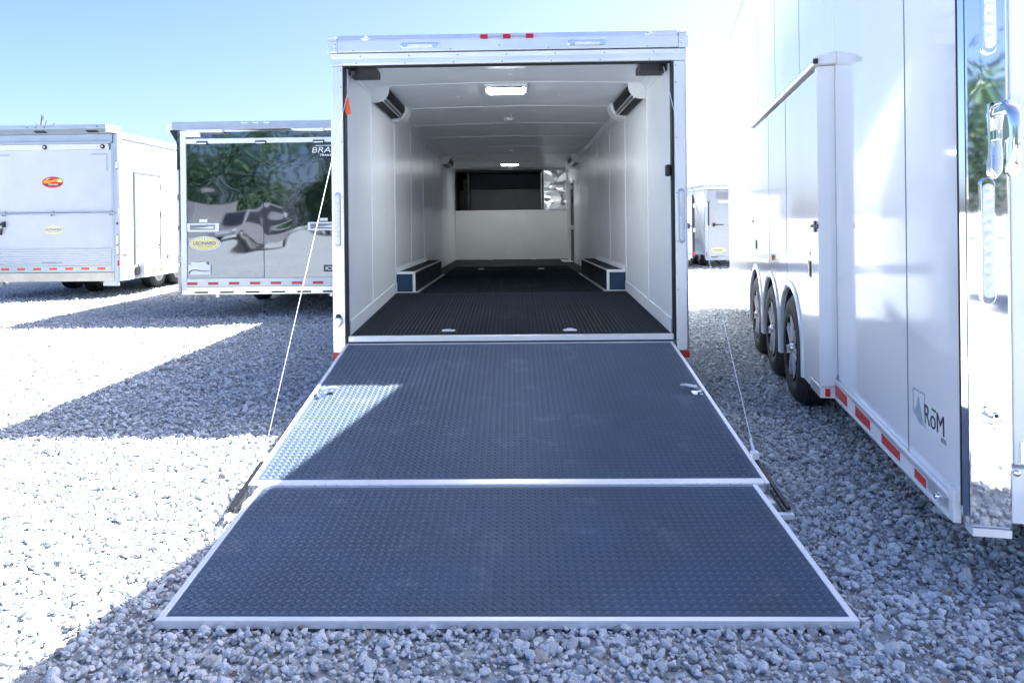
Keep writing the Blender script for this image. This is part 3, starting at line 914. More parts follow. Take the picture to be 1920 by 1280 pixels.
part('lower_rail', MB().prism([(.075, .256), (1.795, .264), (1.795, .375), (.075, .334)], 'x', -.014, -.0005), 'alu', S, bevel=.003)
part('rail_lip', MB().prism([(.075, .325), (1.795, .366), (1.795, .378), (.075, .337)], 'x', -.022, -.0145), 'alu_bright', S, bevel=.002)
part('rail_lip', MB().prism([(.075, .254), (1.795, .262), (1.795, .275), (.075, .267)], 'x', -.022, -.0145), 'alu_bright', S, bevel=.002)
part('conspicuity_tape', MB().prism([(.30, .274), (1.795, .282), (1.795, .345), (.30, .310)], 'x', -.0155, -.0143), 'tape_white', S)
for a0, a1 in ((1.527, 1.793), (1.077, 1.351), (.623, .887), (.308, .438)):
    h = lambda a: .309 + (a - .3) * .024
    part('red_tape', MB().prism([(a0, .2745 + .005 * a0), (a1, .2745 + .005 * a1), (a1, h(a1)), (a0, h(a0))], 'x', -.0172, -.0157), 'red', S)
part('rail_end', MB().box(-.02, .006, .030, .072, .256, .372), 'white_trim', S, bevel=.003)
part('rail_bolt', MB().lathe([(.012, .0005), (.012, .012), (0, .014)], (-.014, .19, .292), 'x', 12, -1), 'chrome_small', S, smooth=True)

# slide-out box with wheel arches
SB = -.095
so = part('slide_out', MB().box(SB + .016, -.002, 1.86, 5.20, 1.0, 2.17), 'white_satin', S)
ARC = [2.79, 3.735, 4.715]
AR, AZ0, ZB = .435, .385, .272
def zlow(a):
    z = ZB
    for c in ARC:
        if abs(a - c) < AR: z = max(z, AZ0 + math.sqrt(AR * AR - (a - c) ** 2))
    return z
def arch_panel(a0, a1, ztop):
    xs = set([a0, a1])
    for c in ARC:
        for i in range(25):
            t = c + AR * math.cos(PI * i / 24)
            if a0 < t < a1: xs.add(t)
        for t in (c - AR - .0005, c + AR + .0005):
            if a0 < t < a1: xs.add(t)
    xs = sorted(xs)
    mb = MB()
    for p, q in zip(xs[:-1], xs[1:]):
        mb.add([(SB, p, zlow(p)), (SB, q, zlow(q)), (SB, q, ztop), (SB, p, ztop)], [(0, 1, 2, 3)])
        mb.add([(SB + .014, p, zlow(p)), (SB + .014, q, zlow(q)), (SB + .014, q, ztop), (SB + .014, p, ztop)], [(3, 2, 1, 0)])
        mb.add([(SB, p, zlow(p)), (SB, q, zlow(q)), (SB + .014, q, zlow(q)), (SB + .014, p, zlow(p))], [(0, 3, 2, 1)])
    for p in (a0, a1):
        mb.add([(SB, p, zlow(p)), (SB + .014, p, zlow(p)), (SB + .014, p, ztop), (SB, p, ztop)], [(0, 1, 2, 3)])
    return mb
for a0, a1 in ((1.862, 2.912), (2.919, 3.786), (3.793, 5.20)):
    part('slide_panel', arch_panel(a0, a1, 2.17), 'white_gloss', so)
for a in (2.9155, 3.7895):
    part('slide_joint', MB().box(SB - .0012, SB - .0002, a - .005, a + .005, zlow(a) + .05, 2.165), 'joint_line', so)
part('slide_backing', MB().box(SB + .0145, SB + .0158, 1.87, 5.19, .9, 2.16), 'rubber', so)
part('slide_seal', MB().box(SB + .002, SB + .012, 1.850, 1.8615, .30, 2.165), 'rubber', so)
part('slide_corner', MB().prism([(SB - .004, 1.798), (-.03, 1.798), (-.0005, 1.802), (-.0005, 1.849), (SB - .004, 1.849)], 'z', .33, 2.19), 'white_gloss', so, bevel=.004)
part('slide_skirt', MB().prism([(SB - .004, 1.792), (-.016, 1.792), (-.016, 1.90), (SB - .004, 2.08)], 'z', .264, .328), 'alu', so, bevel=.003)
part('skirt_tape', MB().box(SB + .004, -.018, 1.7895, 1.7915, .274, .320), 'tape_white', so)
part('skirt_red_tape', MB().box(SB + .022, -.045, 1.7875, 1.7893, .274, .320), 'red', so)
part('slide_topper', MB().prism([(SB - .020, 2.195), (SB - .024, 2.222), (SB - .01, 2.240), (-.001, 2.262), (-.001, 2.195)], 'y', 1.74, 4.92), 'white_trim', so, bevel=.003)
part('topper_tube', MB().cyl((SB - .022, 1.745, 2.205), (SB - .022, 4.91, 2.205), .014, 14), 'alu', so, smooth=True)
part('topper_bracket', MB().box(SB - .034, SB - .008, 1.726, 1.739, 2.192, 2.222), 'black', so, bevel=.003)
part('slide_hinge', MB().box(SB - .012, SB, 1.845, 1.90, 1.225, 1.292), 'dark_metal', so, bevel=.003)
part('hinge_strap', MB().prism([(1.79, 1.247), (2.0, 1.252), (2.0, 1.268), (1.79, 1.273)], 'x', SB - .010, SB - .0045), 'dark_metal', so)
dh = part('slide_handle', MB().box(SB - .006, SB, 2.035, 2.105, .945, 1.045), 'black', so, bevel=.006)
part('handle_insert', MB().box(SB - .012, SB - .0065, 2.055, 2.085, .96, 1.03), 'chrome_small', dh, bevel=.004)
part('label_sticker', MB().box(SB - .0012, SB - .0002, 2.045, 2.085, 1.075, 1.105), 'decal_yellow', so)
part('slide_handle', MB().box(SB - .008, SB, 4.62, 4.72, 1.01, 1.10), 'black', so, bevel=.006)
part('slide_lock', MB().lathe([(.01, .0005), (.01, .02), (0, .024)], (SB, 4.88, 1.28), 'x', 12, -1), 'chrome_small', so, smooth=True)
part('side_marker_light', MB().box(SB - .016, SB, 3.56, 3.66, .965, 1.01), 'amber', so, bevel=.005)
for c in ARC:
    prof = []
    fb = MB()
    n = 22
    ring = []
    for i in range(n + 1):
        t = PI * i / n
        ring.append((math.cos(t), math.sin(t)))
    path = [(1, -(AZ0 - ZB) / AR)] + ring + [(-1, -(AZ0 - ZB) / AR)]
    for (cx, cz), (dx, dz) in zip(path[:-1], path[1:]):
        def P(u, v, r, x): 
            if v < 0: return (x, c + u * r, AZ0 + v * AR)
            return (x, c + u * r, AZ0 + v * r)
        for (r0, x0), (r1, x1) in (((AR - .006, SB + .16), (AR - .006, SB - .008)), ((AR - .006, SB - .008), (AR + .010, SB - .014)), ((AR + .010, SB - .014), (AR + .042, SB - .009)), ((AR + .042, SB - .009), (AR + .047, SB - .0005))):
            fb.add([P(cx, cz, r0, x0), P(dx, dz, r0, x0), P(dx, dz, r1, x1), P(cx, cz, r1, x1)], [(0, 1, 2, 3)])
    part('fender', fb, 'white_gloss', so, smooth=True)
    wl = MB()
    for (cx, cz), (dx, dz) in zip(path[:-1], path[1:]):
        wl.add([P(cx, cz, AR - .008, SB + .0155), P(dx, dz, AR - .008, SB + .0155), P(dx, dz, AR - .008, .34), P(cx, cz, AR - .008, .34)], [(0, 1, 2, 3)])
    wl.box(.34, .345, c - AR, c + AR, ZB, AZ0 + AR)
    part('wheel_well', wl, 'charcoal', so, smooth=True)
    make_wheel(S, (-.088, c + .015, .385), -1, r=.392)
part('mud_tape', MB().box(SB - .0015, SB - .0003, 1.95, 1.99, .300, .345), 'red', so)
part('undercarriage', MB().box(.36, 2.2, .3, 8.2, .30, .398), 'dark_metal', S)

# rear end: corner post, lamps, door
cp = part('stainless_corner_post', MB().box(.012, .139, -.026, .05, .268, 4.12), 'chrome', S, bevel=.006)
part('post_edge_trim', MB().prism([(-.003, .0025), (-.003, -.006), (.010, -.022), (.010, .0025)], 'z', .30, 4.12), 'chrome', S)
part('post_foot', MB().box(.016, .134, -.036, .03, .240, .266), 'alu_bright', S, bevel=.002)
part('edge_seal', MB().box(-.0055, -.0035, -.002, .006, .33, 4.12), 'rubber', S)
light_strip('tail_light', S, .050, .094, 1.020, 1.442, -.0265, 10, bez='chrome')
light_strip('tail_light', S, .060, .104, 1.853, 2.275, -.0265, 10, bez='chrome')
hd = part('door_handle', MB().prism([(.078, 1.690), (.150, 1.700), (.150, 1.58), (.128, 1.56), (.118, 1.46), (.100, 1.44), (.084, 1.47), (.080, 1.58)], 'y', -.034, -.0265), 'chrome_small', S, bevel=.003)
gb = MB()
hp = [(1.690, .128, -.036, .018, .010), (1.688, .128, -.055, .023, .010), (1.680, .127, -.078, .025, .010), (1.662, .126, -.094, .024, .010), (1.635, .127, -.102, .021, .010),
      (1.600, .128, -.105, .019, .009), (1.560, .128, -.105, .018, .009), (1.520, .127, -.103, .020, .009), (1.485, .124, -.100, .022, .009), (1.455, .121, -.097, .020, .008), (1.442, .120, -.096, .010, .005)]
for i, (z, x, y, w, t) in enumerate(hp):
    z0, y0 = hp[max(0, i - 1)][0], hp[max(0, i - 1)][2]
    z1, y1 = hp[min(len(hp) - 1, i + 1)][0], hp[min(len(hp) - 1, i + 1)][2]
    tn = Vector((0, y1 - y0, z1 - z0)).normalized()
    nm = tn.cross(Vector((1, 0, 0)))
    for q in range(14):
        al = 2 * PI * q / 14
        p = Vector((x, y, z)) + Vector((1, 0, 0)) * w * math.cos(al) + nm * t * math.sin(al)
        gb.v.append(tuple(p))
for i in range(len(hp) - 1):
    for q in range(14):
        gb.f.append((i * 14 + q, i * 14 + (q + 1) % 14, (i + 1) * 14 + (q + 1) % 14, (i + 1) * 14 + q))
gb.f.append(tuple(range(13, -1, -1))); gb.f.append(tuple((len(hp) - 1) * 14 + q for q in range(14)))
part('handle_grip', gb, 'chrome_small', hd, smooth=True)
part('handle_stem', MB().box(.108, .144, -.088, -.0345, 1.655, 1.680), 'chrome_small', hd, bevel=.003)
part('handle_keeper', MB().box(.092, .108, -.062, -.0345, 1.565, 1.600), 'chrome_small', hd, bevel=.003)
hbolt = MB()
for x in (.090, .141):
    hbolt.lathe([(.005, .0005), (.004, .004), (0, .006)], (x, -.0345, 1.686), 'y', 10, -1)
part('handle_screw', hbolt, 'black', hd)
lt = part('door_latch', MB().prism([(.055, .652), (.078, .645), (.100, .636), (.100, .612), (.080, .616), (.055, .628)], 'y', -.058, -.0265), 'chrome_small', S, bevel=.004)
part('latch_plate', MB().capsule(.068, .086, .605, .667, -.070, -.0585), 'chrome_small', lt, bevel=.003)
part('latch_bolt', MB().lathe([(.006, .0005), (.006, .005), (0, .007)], (.077, -.0705, .655), 'y', 10, -1), 'black', lt)
part('rear_door', MB().box(.150, 2.30, -.014, .04, .480, 4.08), 'white_gloss', S, bevel=.006)
part('door_edge', MB().box(.1405, .147, -.012, .03, .484, 4.08), 'alu', S)
part('door_frame_strip', MB().box(.168, .176, -.020, -.0145, .49, .56), 'alu', S)
rb = part('rear_bumper', MB().box(.1405, 2.45, -.018, .05, .285, .470), 'white_gloss', S, bevel=.004)
part('bumper_lamp', MB().lathe([(.006, .0005), (.006, .008), (.004, .011), (0, .012)], (.156, -.0185, .455), 'y', 16, -1), 'chrome_small', rb, smooth=True)
part('right_skin', MB().box(2.452, 2.465, .01, 8.5, .4, 3.7), 'white_gloss', S)

# printed emblem and lettering on the rear side panel (side looks -x; text runs towards -y, i.e. to the right for the viewer)
def side_mtx(a, z): return Matrix.Translation((-.0006, a, z)) @ Matrix.Rotation(-PI / 2, 4, 'Z') @ Matrix.Rotation(PI / 2, 4, 'X')
em = MB()
def fr(a0, z0, a1, z1): em.prism([(a0, z0), (a1, z0), (a1, z1), (a0, z1)], 'x', -.0014, -.0004)
em.prism([(.500, .622), (.360, .626), (.360, .618), (.500, .614)], 'x', -.0014, -.0004)
em.prism([(.500, .613), (.494, .613), (.494, .530), (.500, .530)], 'x', -.0014, -.0004)
em.prism([(.366, .617), (.360, .617), (.360, .592), (.366, .592)], 'x', -.0014, -.0004)
em.prism([(.366, .545), (.360, .545), (.360, .492), (.366, .492)], 'x', -.0014, -.0004)
part('emblem_frame', em, 'decal_pale', S)
te = MB()
te.prism([(.437, .598), (.432, .598), (.431, .503), (.436, .500), (.500, .527), (.480, .535), (.452, .560)], 'x', -.0014, -.0004)
te.prism([(.431, .598), (.4285, .598), (.412, .555), (.375, .497), (.420, .493), (.428, .494), (.430, .50)], 'x', -.0014, -.0004)
part('emblem_tent', te, 'decal_pale', S)
text_mesh('logo_lettering', 'RoM', .108, 'decal_navy', S, side_mtx(.375, .513), .0006, width=1.05)
part('logo_macron', MB().prism([(.283, .590), (.240, .590), (.246, .580), (.290, .580)], 'x', -.0014, -.0004), 'decal_green', S)
text_mesh('logo_number', '800', .028, 'decal_grey', S, side_mtx(.196, .488), .0006, width=1.25)

# ------------------------------------------------------------------ black trailer on the left
B = thing('cargo_trailer', 'black enclosed trailer with mirror-polished rear doors framed in white and a yellow oval badge', 'trailer', (-3.305, 4.8, 0))
BL = 7.6
part('body', MB().box(-1.29, 1.29, .12, BL, .42, 2.56), 'black', B)
part('roof', MB().prism([(-1.3, 2.565), (0, 2.62), (1.3, 2.565)], 'y', .1, BL), 'white_satin', B)
part('roof_beam', MB().box(-1.36, 1.36, -.10, .10, 2.612, 2.72), 'alu_dull', B, bevel=.004)
part('beam_rib', MB().box(-1.355, 1.355, -.106, -.101, 2.68, 2.712), 'alu_dull', B, bevel=.002)
for s in (-1, 1):
    part('beam_cap', MB().box(s * 1.362, s * 1.44, -.098, .10, 2.616, 2.715), 'alu', B, bevel=.004)
    part('beam_gusset', MB().prism([(s * 1.43, 2.612), (s * 1.33, 2.612), (s * 1.33, 2.44)], 'y', -.03, .1), 'black', B)
    part('corner_post', MB().box(s * 1.285, s * 1.345, -.02, .11, .34, 2.61), 'mirror_black', B, bevel=.015)
    part('door_frame', MB().box(s * 1.205, s * 1.284, -.032, .02, .385, 2.606), 'white_trim', B, bevel=.003)
    part('top_block', MB().box(s * 1.0, s * 1.203, -.032, .0, 2.515, 2.606), 'white_trim', B, bevel=.003)
    for z0, z1 in ((1.715, 2.07), (1.285, 1.65), (.86, 1.235)):
        light_strip('tail_light', B, s * 1.319 - .018, s * 1.319 + .018, z0, z1, -.021, 9)
    part('post_knob', MB().lathe([(.03, .0005), (.03, .02), (0, .025)], (s * 1.315, -.02, .745), 'y', 14, -1), 'chrome_small', B, smooth=True)
part('frame_top', MB().box(-1.203, 1.203, -.032, .02, 2.424, 2.492), 'white_trim', B, bevel=.003)
part('transom', MB().box(-1.203, 1.203, -.004, .05, 2.494, 2.585), 'mirror_black', B)
part('rear_door_panel', MB().box(-1.203, -.131, -.012, .02, .552, 2.422), 'mirror_black', B)
part('rear_door_panel', MB().box(-.127, 1.203, -.012, .02, .552, 2.422), 'mirror_black', B)
part('panel_seam', MB().box(-.1335, -.1245, -.0145, -.0125, .555, 2.42), 'black', B)
part('frame_bottom', MB().box(-1.203, 1.203, -.032, .02, .435, .548), 'tape_white', B, bevel=.003)
for i in range(9):
    x = -1.203 + .293 * i
    if x + .143 < 1.2:
        part('red_tape', MB().box(x, x + .143, -.0345, -.0325, .462, .498), 'red', B)
part('rear_bumper', MB().box(-1.283, 1.283, -.028, .10, .325, .432), 'alu', B, bevel=.004)
for i in range(7):
    x = -1.11 + .36 * i
    sl = part('bumper_lamp', MB().capsule(x, x + .20, .345, .368, -.033, -.0285), 'black', B)
    part('lens', MB().box(x + .03, x + .17, -.035, -.0332, .352, .361), 'smoke', sl)
for x in (-.80, .80):
    part('jack_foot', MB().cyl((x, .06, .323), (x, .06, .285), .04, 14), 'alu', B)
for x in (-.35, -.20, -.04):
    part('marker_light', MB().ellipse(x, 2.700, .045, .014, -.114, -.1065, 16), 'chrome_small', B, bevel=.003)
for x0, x1 in ((-1.10, -.65), (.30, .75)):
    part('load_light', MB().prism([(x0, 2.600), (x0 + .04, 2.575), (x1 - .02, 2.566), (x1, 2.580), (x1, 2.609), (x0, 2.609)], 'y', -.13, -.04), 'white_trim', B, bevel=.004)
for x in (-.97, -.15, .66):
    h = part('door_hinge', MB().box(x - .078, x + .078, -.050, -.0335, 2.412, 2.452), 'dark_metal', B, bevel=.003)
    part('hinge_barrel', MB().cyl((x - .065, -.054, 2.424), (x + .065, -.054, 2.424), .010, 10), 'alu_bright', h, smooth=True)
for x in (-.97, .715):
    h = part('door_latch', MB().prism([(x - .225, 1.20), (x + .225, 1.20), (x + .225, 1.318), (x - .225, 1.318)], 'y', -.034, -.0125), 'white_trim', B, bevel=.008)
    part('latch_recess', MB().box(x - .185, x + .165, -.0355, -.0343, 1.225, 1.295), 'decal_grey', h, bevel=.002)
    part('latch_lever', MB().prism([(x - .18, 1.25), (x + .02, 1.262), (x + .10, 1.275), (x + .15, 1.275), (x + .15, 1.24), (x + .10, 1.24), (x - .02, 1.248)], 'y', -.046, -.036), 'white_trim', h, bevel=.003)
    part('latch_tag', MB().box(x - .06, x + .05, -.014, -.0125, 1.332, 1.372), 'decal_white', h)
oval_badge(B, -.96, 1.035, .228, .100, -.0125, 'LEONARD', 'TRUCK & TRAILER', 'decal_yellow', 'decal_lightblue')
lp = part('plate_holder', MB().box(-1.19, -.875, -.030, -.0125, .600, .742), 'white_trim', B, bevel=.004)
part('plate_lamp', MB().box(-1.14, -.92, -.050, -.0125, .7435, .782), 'white_trim', lp, bevel=.004)
part('plate_glint', MB().prism([(-1.18, .62), (-1.17, .655), (-1.12, .675), (-1.06, .672), (-.99, .66), (-.885, .658), (-.885, .651), (-.99, .651), (-1.07, .66), (-1.12, .662), (-1.155, .645), (-1.165, .615)], 'y', -.0325, -.0305), 'dark_metal', lp)  # glint shaped as a thin curved strip across the plate
lg = text_mesh('lettering', 'BRAVO', .115, 'decal_white', B, rear_text_mtx(.545, -.0155, 2.278), .0006, shear=.2, width=1.3)
part('lettering_bar', MB().prism([(.60, 2.372), (1.08, 2.372), (1.08, 2.381), (.605, 2.381)], 'y', -.0145, -.0127), 'decal_white', B)
text_mesh('lettering', 'TRAILERS', .038, 'decal_white', B, rear_text_mtx(.66, -.0135, 2.232), .0006, shear=.25, bold=.001, width=1.4)
ip = part('model_plate', MB().box(.705, 1.02, -.0145, -.0125, .628, .722), 'decal_navy', B)
text_mesh('plate_lettering', 'ICON', .072, 'decal_white', ip, rear_text_mtx(.725, -.0155, .650), .0006, bold=.002, width=1.25)
for s in (-1, 1):
    for y in (2.45, 3.35):
        make_wheel(B, (s * 1.10, y, .36), s, r=.36, alloy=True)
part('underframe', MB().box(-.95, .95, .2, BL, .33, .415), 'dark_metal', B)

# ------------------------------------------------------------------ white livestock-style trailer far left
Wt = thing('horse_trailer', 'white trailer at far left with a sunlit side door and a red sunset badge', 'trailer', (-7.04, 7.66, 0))
WLn = 7.0
part('body', MB().box(-2.44, .0, .03, WLn, .45, 2.92), 'weathered', Wt)
part('roof', MB().prism([(-2.47, 2.925), (.02, 2.925), (-.03, 2.985), (-1.2, 3.07), (-2.42, 2.985)], 'y', .02, WLn), 'weathered', Wt)
part('roof_rail', MB().prism([(-.01, 2.86), (.03, 2.86), (.03, 2.955), (-.01, 2.985)], 'y', .06, 3.0), 'alu_dull', Wt, bevel=.003)
part('roof_rail', MB().prism([(-.01, 2.86), (.03, 2.86), (.03, 2.955), (-.01, 2.985)], 'y', 3.02, WLn), 'alu_dull', Wt, bevel=.003)
part('canopy', MB().prism([(-.26, 3.005), (-.26, 3.075), (.06, 3.075), (.06, 2.93), (-.02, 2.93)], 'x', -2.44, -.06), 'alu_dull', Wt, bevel=.004)
part('canopy_corner', MB().prism([(-.06, -.26), (-.02, -.20), (.03, .06), (-.058, .06)], 'z', 2.94, 3.07), 'alu_dull', Wt, bevel=.004)
for x in (-2.2, -1.29, -.36):
    part('canopy_lamp', MB().prism([(-.19, 2.976), (-.19, 2.988), (-.11, 2.962), (-.11, 2.946)], 'x', x - .10, x + .10), 'black', Wt, bevel=.004)
mk = MB()
for x in (-1.45, -1.30, -1.15, -.21):
    mk.lathe([(.006, .0005), (.006, .009), (0, .012)], (x, -.2605, 3.035), 'y', 10, -1)
part('marker_light', mk, 'dark_metal', Wt)
part('header', MB().box(-2.44, -.07, -.03, .028, 2.785, 2.928), 'alu_dull', Wt, bevel=.004)
part('header_ledge', MB().box(-2.44, -.09, -.07, -.0305, 2.76, 2.80), 'alu_dull', Wt, bevel=.004)
part('inner_visor', MB().prism([(-.055, 2.755), (-.03, 2.655), (.02, 2.655), (.02, 2.755)], 'x', -2.42, -.13), 'weathered', Wt, bevel=.004)
for x in (-1.28, -.235):
    l = part('round_lamp', MB().lathe([(.02, .0005), (.02, .03), (.012, .04), (0, .042)], (x, -.045, 2.705), 'y', 18, -1), 'black', Wt, smooth=True)
    part('lens', MB().lathe([(.003, .0005), (.002, .014), (0, .016)], (x, -.0655, 2.707), 'y', 12, -1), 'lens', l, smooth=True)
part('corner_post', MB().prism([(-.055, -.02), (.01, -.02), (.035, .005), (.035, .09), (-.055, .09)], 'z', .30, 2.925), 'alu_dull', Wt, bevel=.003)
part('door_channel', MB().box(-.10, -.0555, -.022, .02, .47, 2.78), 'alu_dull', Wt, bevel=.002)
dr = part('ramp_door', MB().box(-2.42, -.105, -.012, .025, .905, 2.652), 'weathered', Wt)
for x0, x1, z0, z1 in ((-.46, -.16, 2.56, 2.59), (-.19, -.16, 2.27, 2.555), (-2.2, -1.95, 2.56, 2.59)):
    part('stiffener', MB().box(x0, x1, -.0155, -.0125, z0, z1), 'alu_dull', dr)
part('lock_bar', MB().cyl((-2.44, -.045, 1.520), (-.02, -.045, 1.520), .016, 12), 'alu_dull', Wt, smooth=True)
for x in (-2.05, -1.17, -.11):
    c = part('bar_bracket', MB().box(x - .03, x + .03, -.036, -.0125, 1.475, 1.565), 'alu_dull', Wt, bevel=.003)
    part('bracket_bolt', MB().cyl((x, -.037, 1.49), (x, -.07, 1.49), .008, 8), 'dark_metal', c)
part('corner_clasp', MB().box(-.04, .03, -.04, -.0205, 1.46, 1.60), 'alu_dull', Wt, bevel=.004)
hl = part('cam_handle', MB().box(-2.35, -2.06, -.075, -.05, 1.315, 1.355), 'black', Wt, bevel=.008)
part('handle_hub', MB().box(-2.06, -2.02, -.08, -.02, 1.28, 1.385), 'black', hl, bevel=.008)
part('padlock', MB().prism([(-2.12, 1.145), (-2.085, 1.145), (-2.065, 1.265), (-2.10, 1.265)], 'y', -.06, -.03), 'black', hl, bevel=.006)
rbm = MB().box(-2.42, -.105, -.008, .025, .585, .902)
for k in range(7):
    z = .600 + k * .042
    rbm.prism([(-.008, z), (-.016, z + .008), (-.016, z + .026), (-.008, z + .034)], 'x', -2.41, -.115)
part('ribbed_panel', rbm, 'weathered', Wt)
part('tape_rail', MB().box(-2.42, -.105, -.020, .025, .47, .582), 'weathered', Wt, bevel=.003)
for i in range(8):
    x = -.366 - .2915 * i
    part('red_tape', MB().box(x, x + .143, -.0225, -.0205, .512, .550), 'orange_tape', Wt)
part('steel_apron', MB().box(-2.44, -.06, -.018, .05, .302, .460), 'steel_apron', Wt, bevel=.003)
for x in (-2.25, -.16):
    part('rear_jack', MB().box(x - .13, x + .13, .02, .10, .215, .300), 'weathered', Wt, bevel=.006)
for z0, z1 in ((2.295, 2.45), (.95, 1.13), (.765, .94)):
    l = part('oval_lamp', MB().capsule(-.027, .031, z0, z1, -.032, -.0205), 'dark_metal', Wt, bevel=.003)
    part('lens', MB().capsule(-.020, .024, z0 + .010, z1 - .010, -.038, -.0325), 'lens', l, bevel=.002)
part('socket', MB().lathe([(.012, .0005), (.012, .02), (0, .026)], (.004, -.021, 1.335), 'y', 14, -1), 'dark_metal', Wt, smooth=True)
part('corner_reflector', MB().box(.0, .034, -.026, -.0205, .575, .675), 'red', Wt)
# badges on the rear door
sb = part('sunset_badge', MB().ellipse(-1.166, 2.081, .192, .100, -.0145, -.0125), 'decal_red', Wt)
part('badge_flame', MB().prism([(-1.345, 2.075), (-1.30, 2.130), (-1.20, 2.110), (-1.12, 2.135), (-1.03, 2.145), (-.995, 2.105), (-1.06, 2.095), (-1.16, 2.085), (-1.26, 2.060)], 'y', -.0160, -.0147), 'decal_orange', sb)
part('badge_flame', MB().prism([(-1.07, 2.130), (-1.02, 2.138), (-.985, 2.100), (-.99, 2.075), (-1.08, 2.082)], 'y', -.0172, -.0162), 'decal_yellow', sb)
part('badge_flame', MB().prism([(-1.34, 2.10), (-1.26, 2.15), (-1.19, 2.16), (-1.25, 2.135)], 'y', -.0160, -.0147), 'decal_yellow', sb)
part('badge_band', MB().prism([(-1.352, 2.045), (-1.25, 2.052), (-.985, 2.052), (-1.0, 2.030), (-1.28, 2.030)], 'y', -.0184, -.0174), 'decal_navy', sb)
text_mesh('badge_lettering', 'TRAILERS', .030, 'decal_white', sb, rear_text_mtx(-1.245, -.0192, 2.0315), .0005, bold=.001, width=1.45)
oval_badge(Wt, -1.157, 1.230, .207, .100, -.0125, 'LEONARD', 'TRUCK & TRAILER', 'decal_cream', 'decal_grey', tx='decal_grey')
text_mesh('web_lettering', 'americantrailer.com', .048, 'decal_grey', Wt, rear_text_mtx(-1.385, -.0175, .632), .0005, width=.98)
# sunlit side
side = MB()
for k in range(12):
    z = .32 + k * .047
    side.prism([(.0005, z), (.012, z + .008), (.012, z + .032), (.0005, z + .040)], 'y', .10, .52)
    side.prism([(.0005, z), (.012, z + .008), (.012, z + .032), (.0005, z + .040)], 'y', 1.62, WLn)
    if z > .58: side.prism([(.0005, z), (.012, z + .008), (.012, z + .032), (.0005, z + .040)], 'y', .60, 1.56)
side.box(-.03, .0, .1, WLn, .30, .449)
part('ribbed_side', side, 'weathered', Wt)
door = part('side_door', MB().box(.001, .022, .60, 1.52, .92, 2.24), 'weathered', Wt, bevel=.003)
for y0, y1, z0, z1 in ((.545, .595, .56, 2.30), (1.525, 1.575, .56, 2.30), (.597, 1.523, 2.245, 2.30)):
    part('door_frame', MB().box(.001, .030, y0, y1, z0, z1), 'frame_grey', door, bevel=.003)
for z in (1.42, 1.18):
    part('door_lock', MB().box(.0225, .04, .63, .68, z - .05, z + .05), 'alu_dull', door, bevel=.004)
for z in (2.05, 1.5, 1.0):
    part('door_hinge', MB().cyl((.03, 1.55, z - .06), (.03, 1.55, z + .06), .012, 8), 'dark_metal', door)
gp = MB()
for k in range(13):
    z = .32 + k * .047 - .006
    gp.box(.0005, .004, 1.62, WLn, z, z + .0055)
    gp.box(.0005, .004, .10, .52, z, z + .0055)
    if z > .58: gp.box(.0005, .004, .60, 1.56, z, z + .0055)
part('rib_shade', gp, 'joint_line', Wt)  # thin dark strips stand in for the shadows between the ribs
st = part('step_box', MB().box(.013, .14, .68, 1.62, .315, .60), 'weathered', Wt, bevel=.008)
for y in (.95, 1.24):
    part('step_reflector', MB().box(.1405, .143, y, y + .12, .40, .445), 'orange_tape', st)
part('door_hook', MB().box(.013, .05, .56, .66, .36, .52), 'dark_metal', Wt, bevel=.004)
part('side_reflector', MB().box(.013, .02, .16, .24, .74, .78), 'red', Wt)
part('tie_hook', MB().box(.013, .03, 1.85, 1.88, .60, .70), 'black', Wt)
for (x, y) in ((-.28, 2.1), (-.28, 2.95), (-2.2, 2.1), (-2.2, 2.95), (-1.28, 1.35)):
    make_wheel(Wt, (x, y, .34), 1 if x > -1 else -1, r=.34, w=.26, alloy=False)
part('underframe', MB().box(-2.0, -.5, .6, WLn, .34, .445), 'dark_metal', Wt)

# ------------------------------------------------------------------ small trailers in the gap on the right
def small_trailer(name, label, x, y, w, h, zb, m, cap):
    t = thing(name, label, 'trailer', (x, y, 0))
    part('body', MB().box(0, w, .03, 4.2, zb + .06, h), m if cap else 'weathered', t, bevel=.01)
    return t
G = thing('utility_trailer', 'pewter grey cargo trailer seen through the gap, oval yellow badge low on its door', 'trailer', (5.12, 14.3, 0))
part('body', MB().box(.0, 2.0, .04, 4.0, .30, 2.05), 'weathered', G)
part('rear_door_panel', MB().box(.085, 1.9, -.01, .035, .30, 2.02), 'grey_panel', G)
part('corner_post', MB().box(.0, .08, -.02, .039, .20, 2.06), 'alu_dull', G, bevel=.004)
part('roof_cap', MB().box(-.05, 2.05, -.10, 4.05, 2.12, 2.18), 'alu_dull', G, bevel=.006)
part('roof_header', MB().box(.0, 2.0, -.03, 3.9, 2.062, 2.118), 'white_trim', G)
part('rear_bumper', MB().box(.02, 1.98, -.03, .04, .18, .295), 'alu_dull', G, bevel=.004)
part('door_notice', MB().box(.30, .95, -.016, -.0105, 1.80, 1.98), 'decal_grey', G)
part('door_sticker', MB().box(.36, .62, -.013, -.0105, 1.70, 1.76), 'weathered', G)
for z in (1.66, 1.05):
    part('corner_lamp', MB().box(.015, .065, -.034, -.0205, z - .05, z + .05), 'lens', G, bevel=.004)
part('lock_bar', MB().cyl((.10, -.03, 1.1), (.10, -.03, 1.75), .014, 8), 'black', G)
hh = part('door_handle', MB().box(.20, .48, -.05, -.02, 1.105, 1.13), 'black', G, bevel=.004)
part('handle_hub', MB().box(.20, .26, -.055, -.0105, 1.07, 1.17), 'black', hh, bevel=.004)
part('bumper_lamp', MB().box(.15, .32, -.034, -.0305, .25, .275), 'black', G)
part('corner_reflector', MB().box(.02, .06, -.028, -.0205, .30, .38), 'red', G)
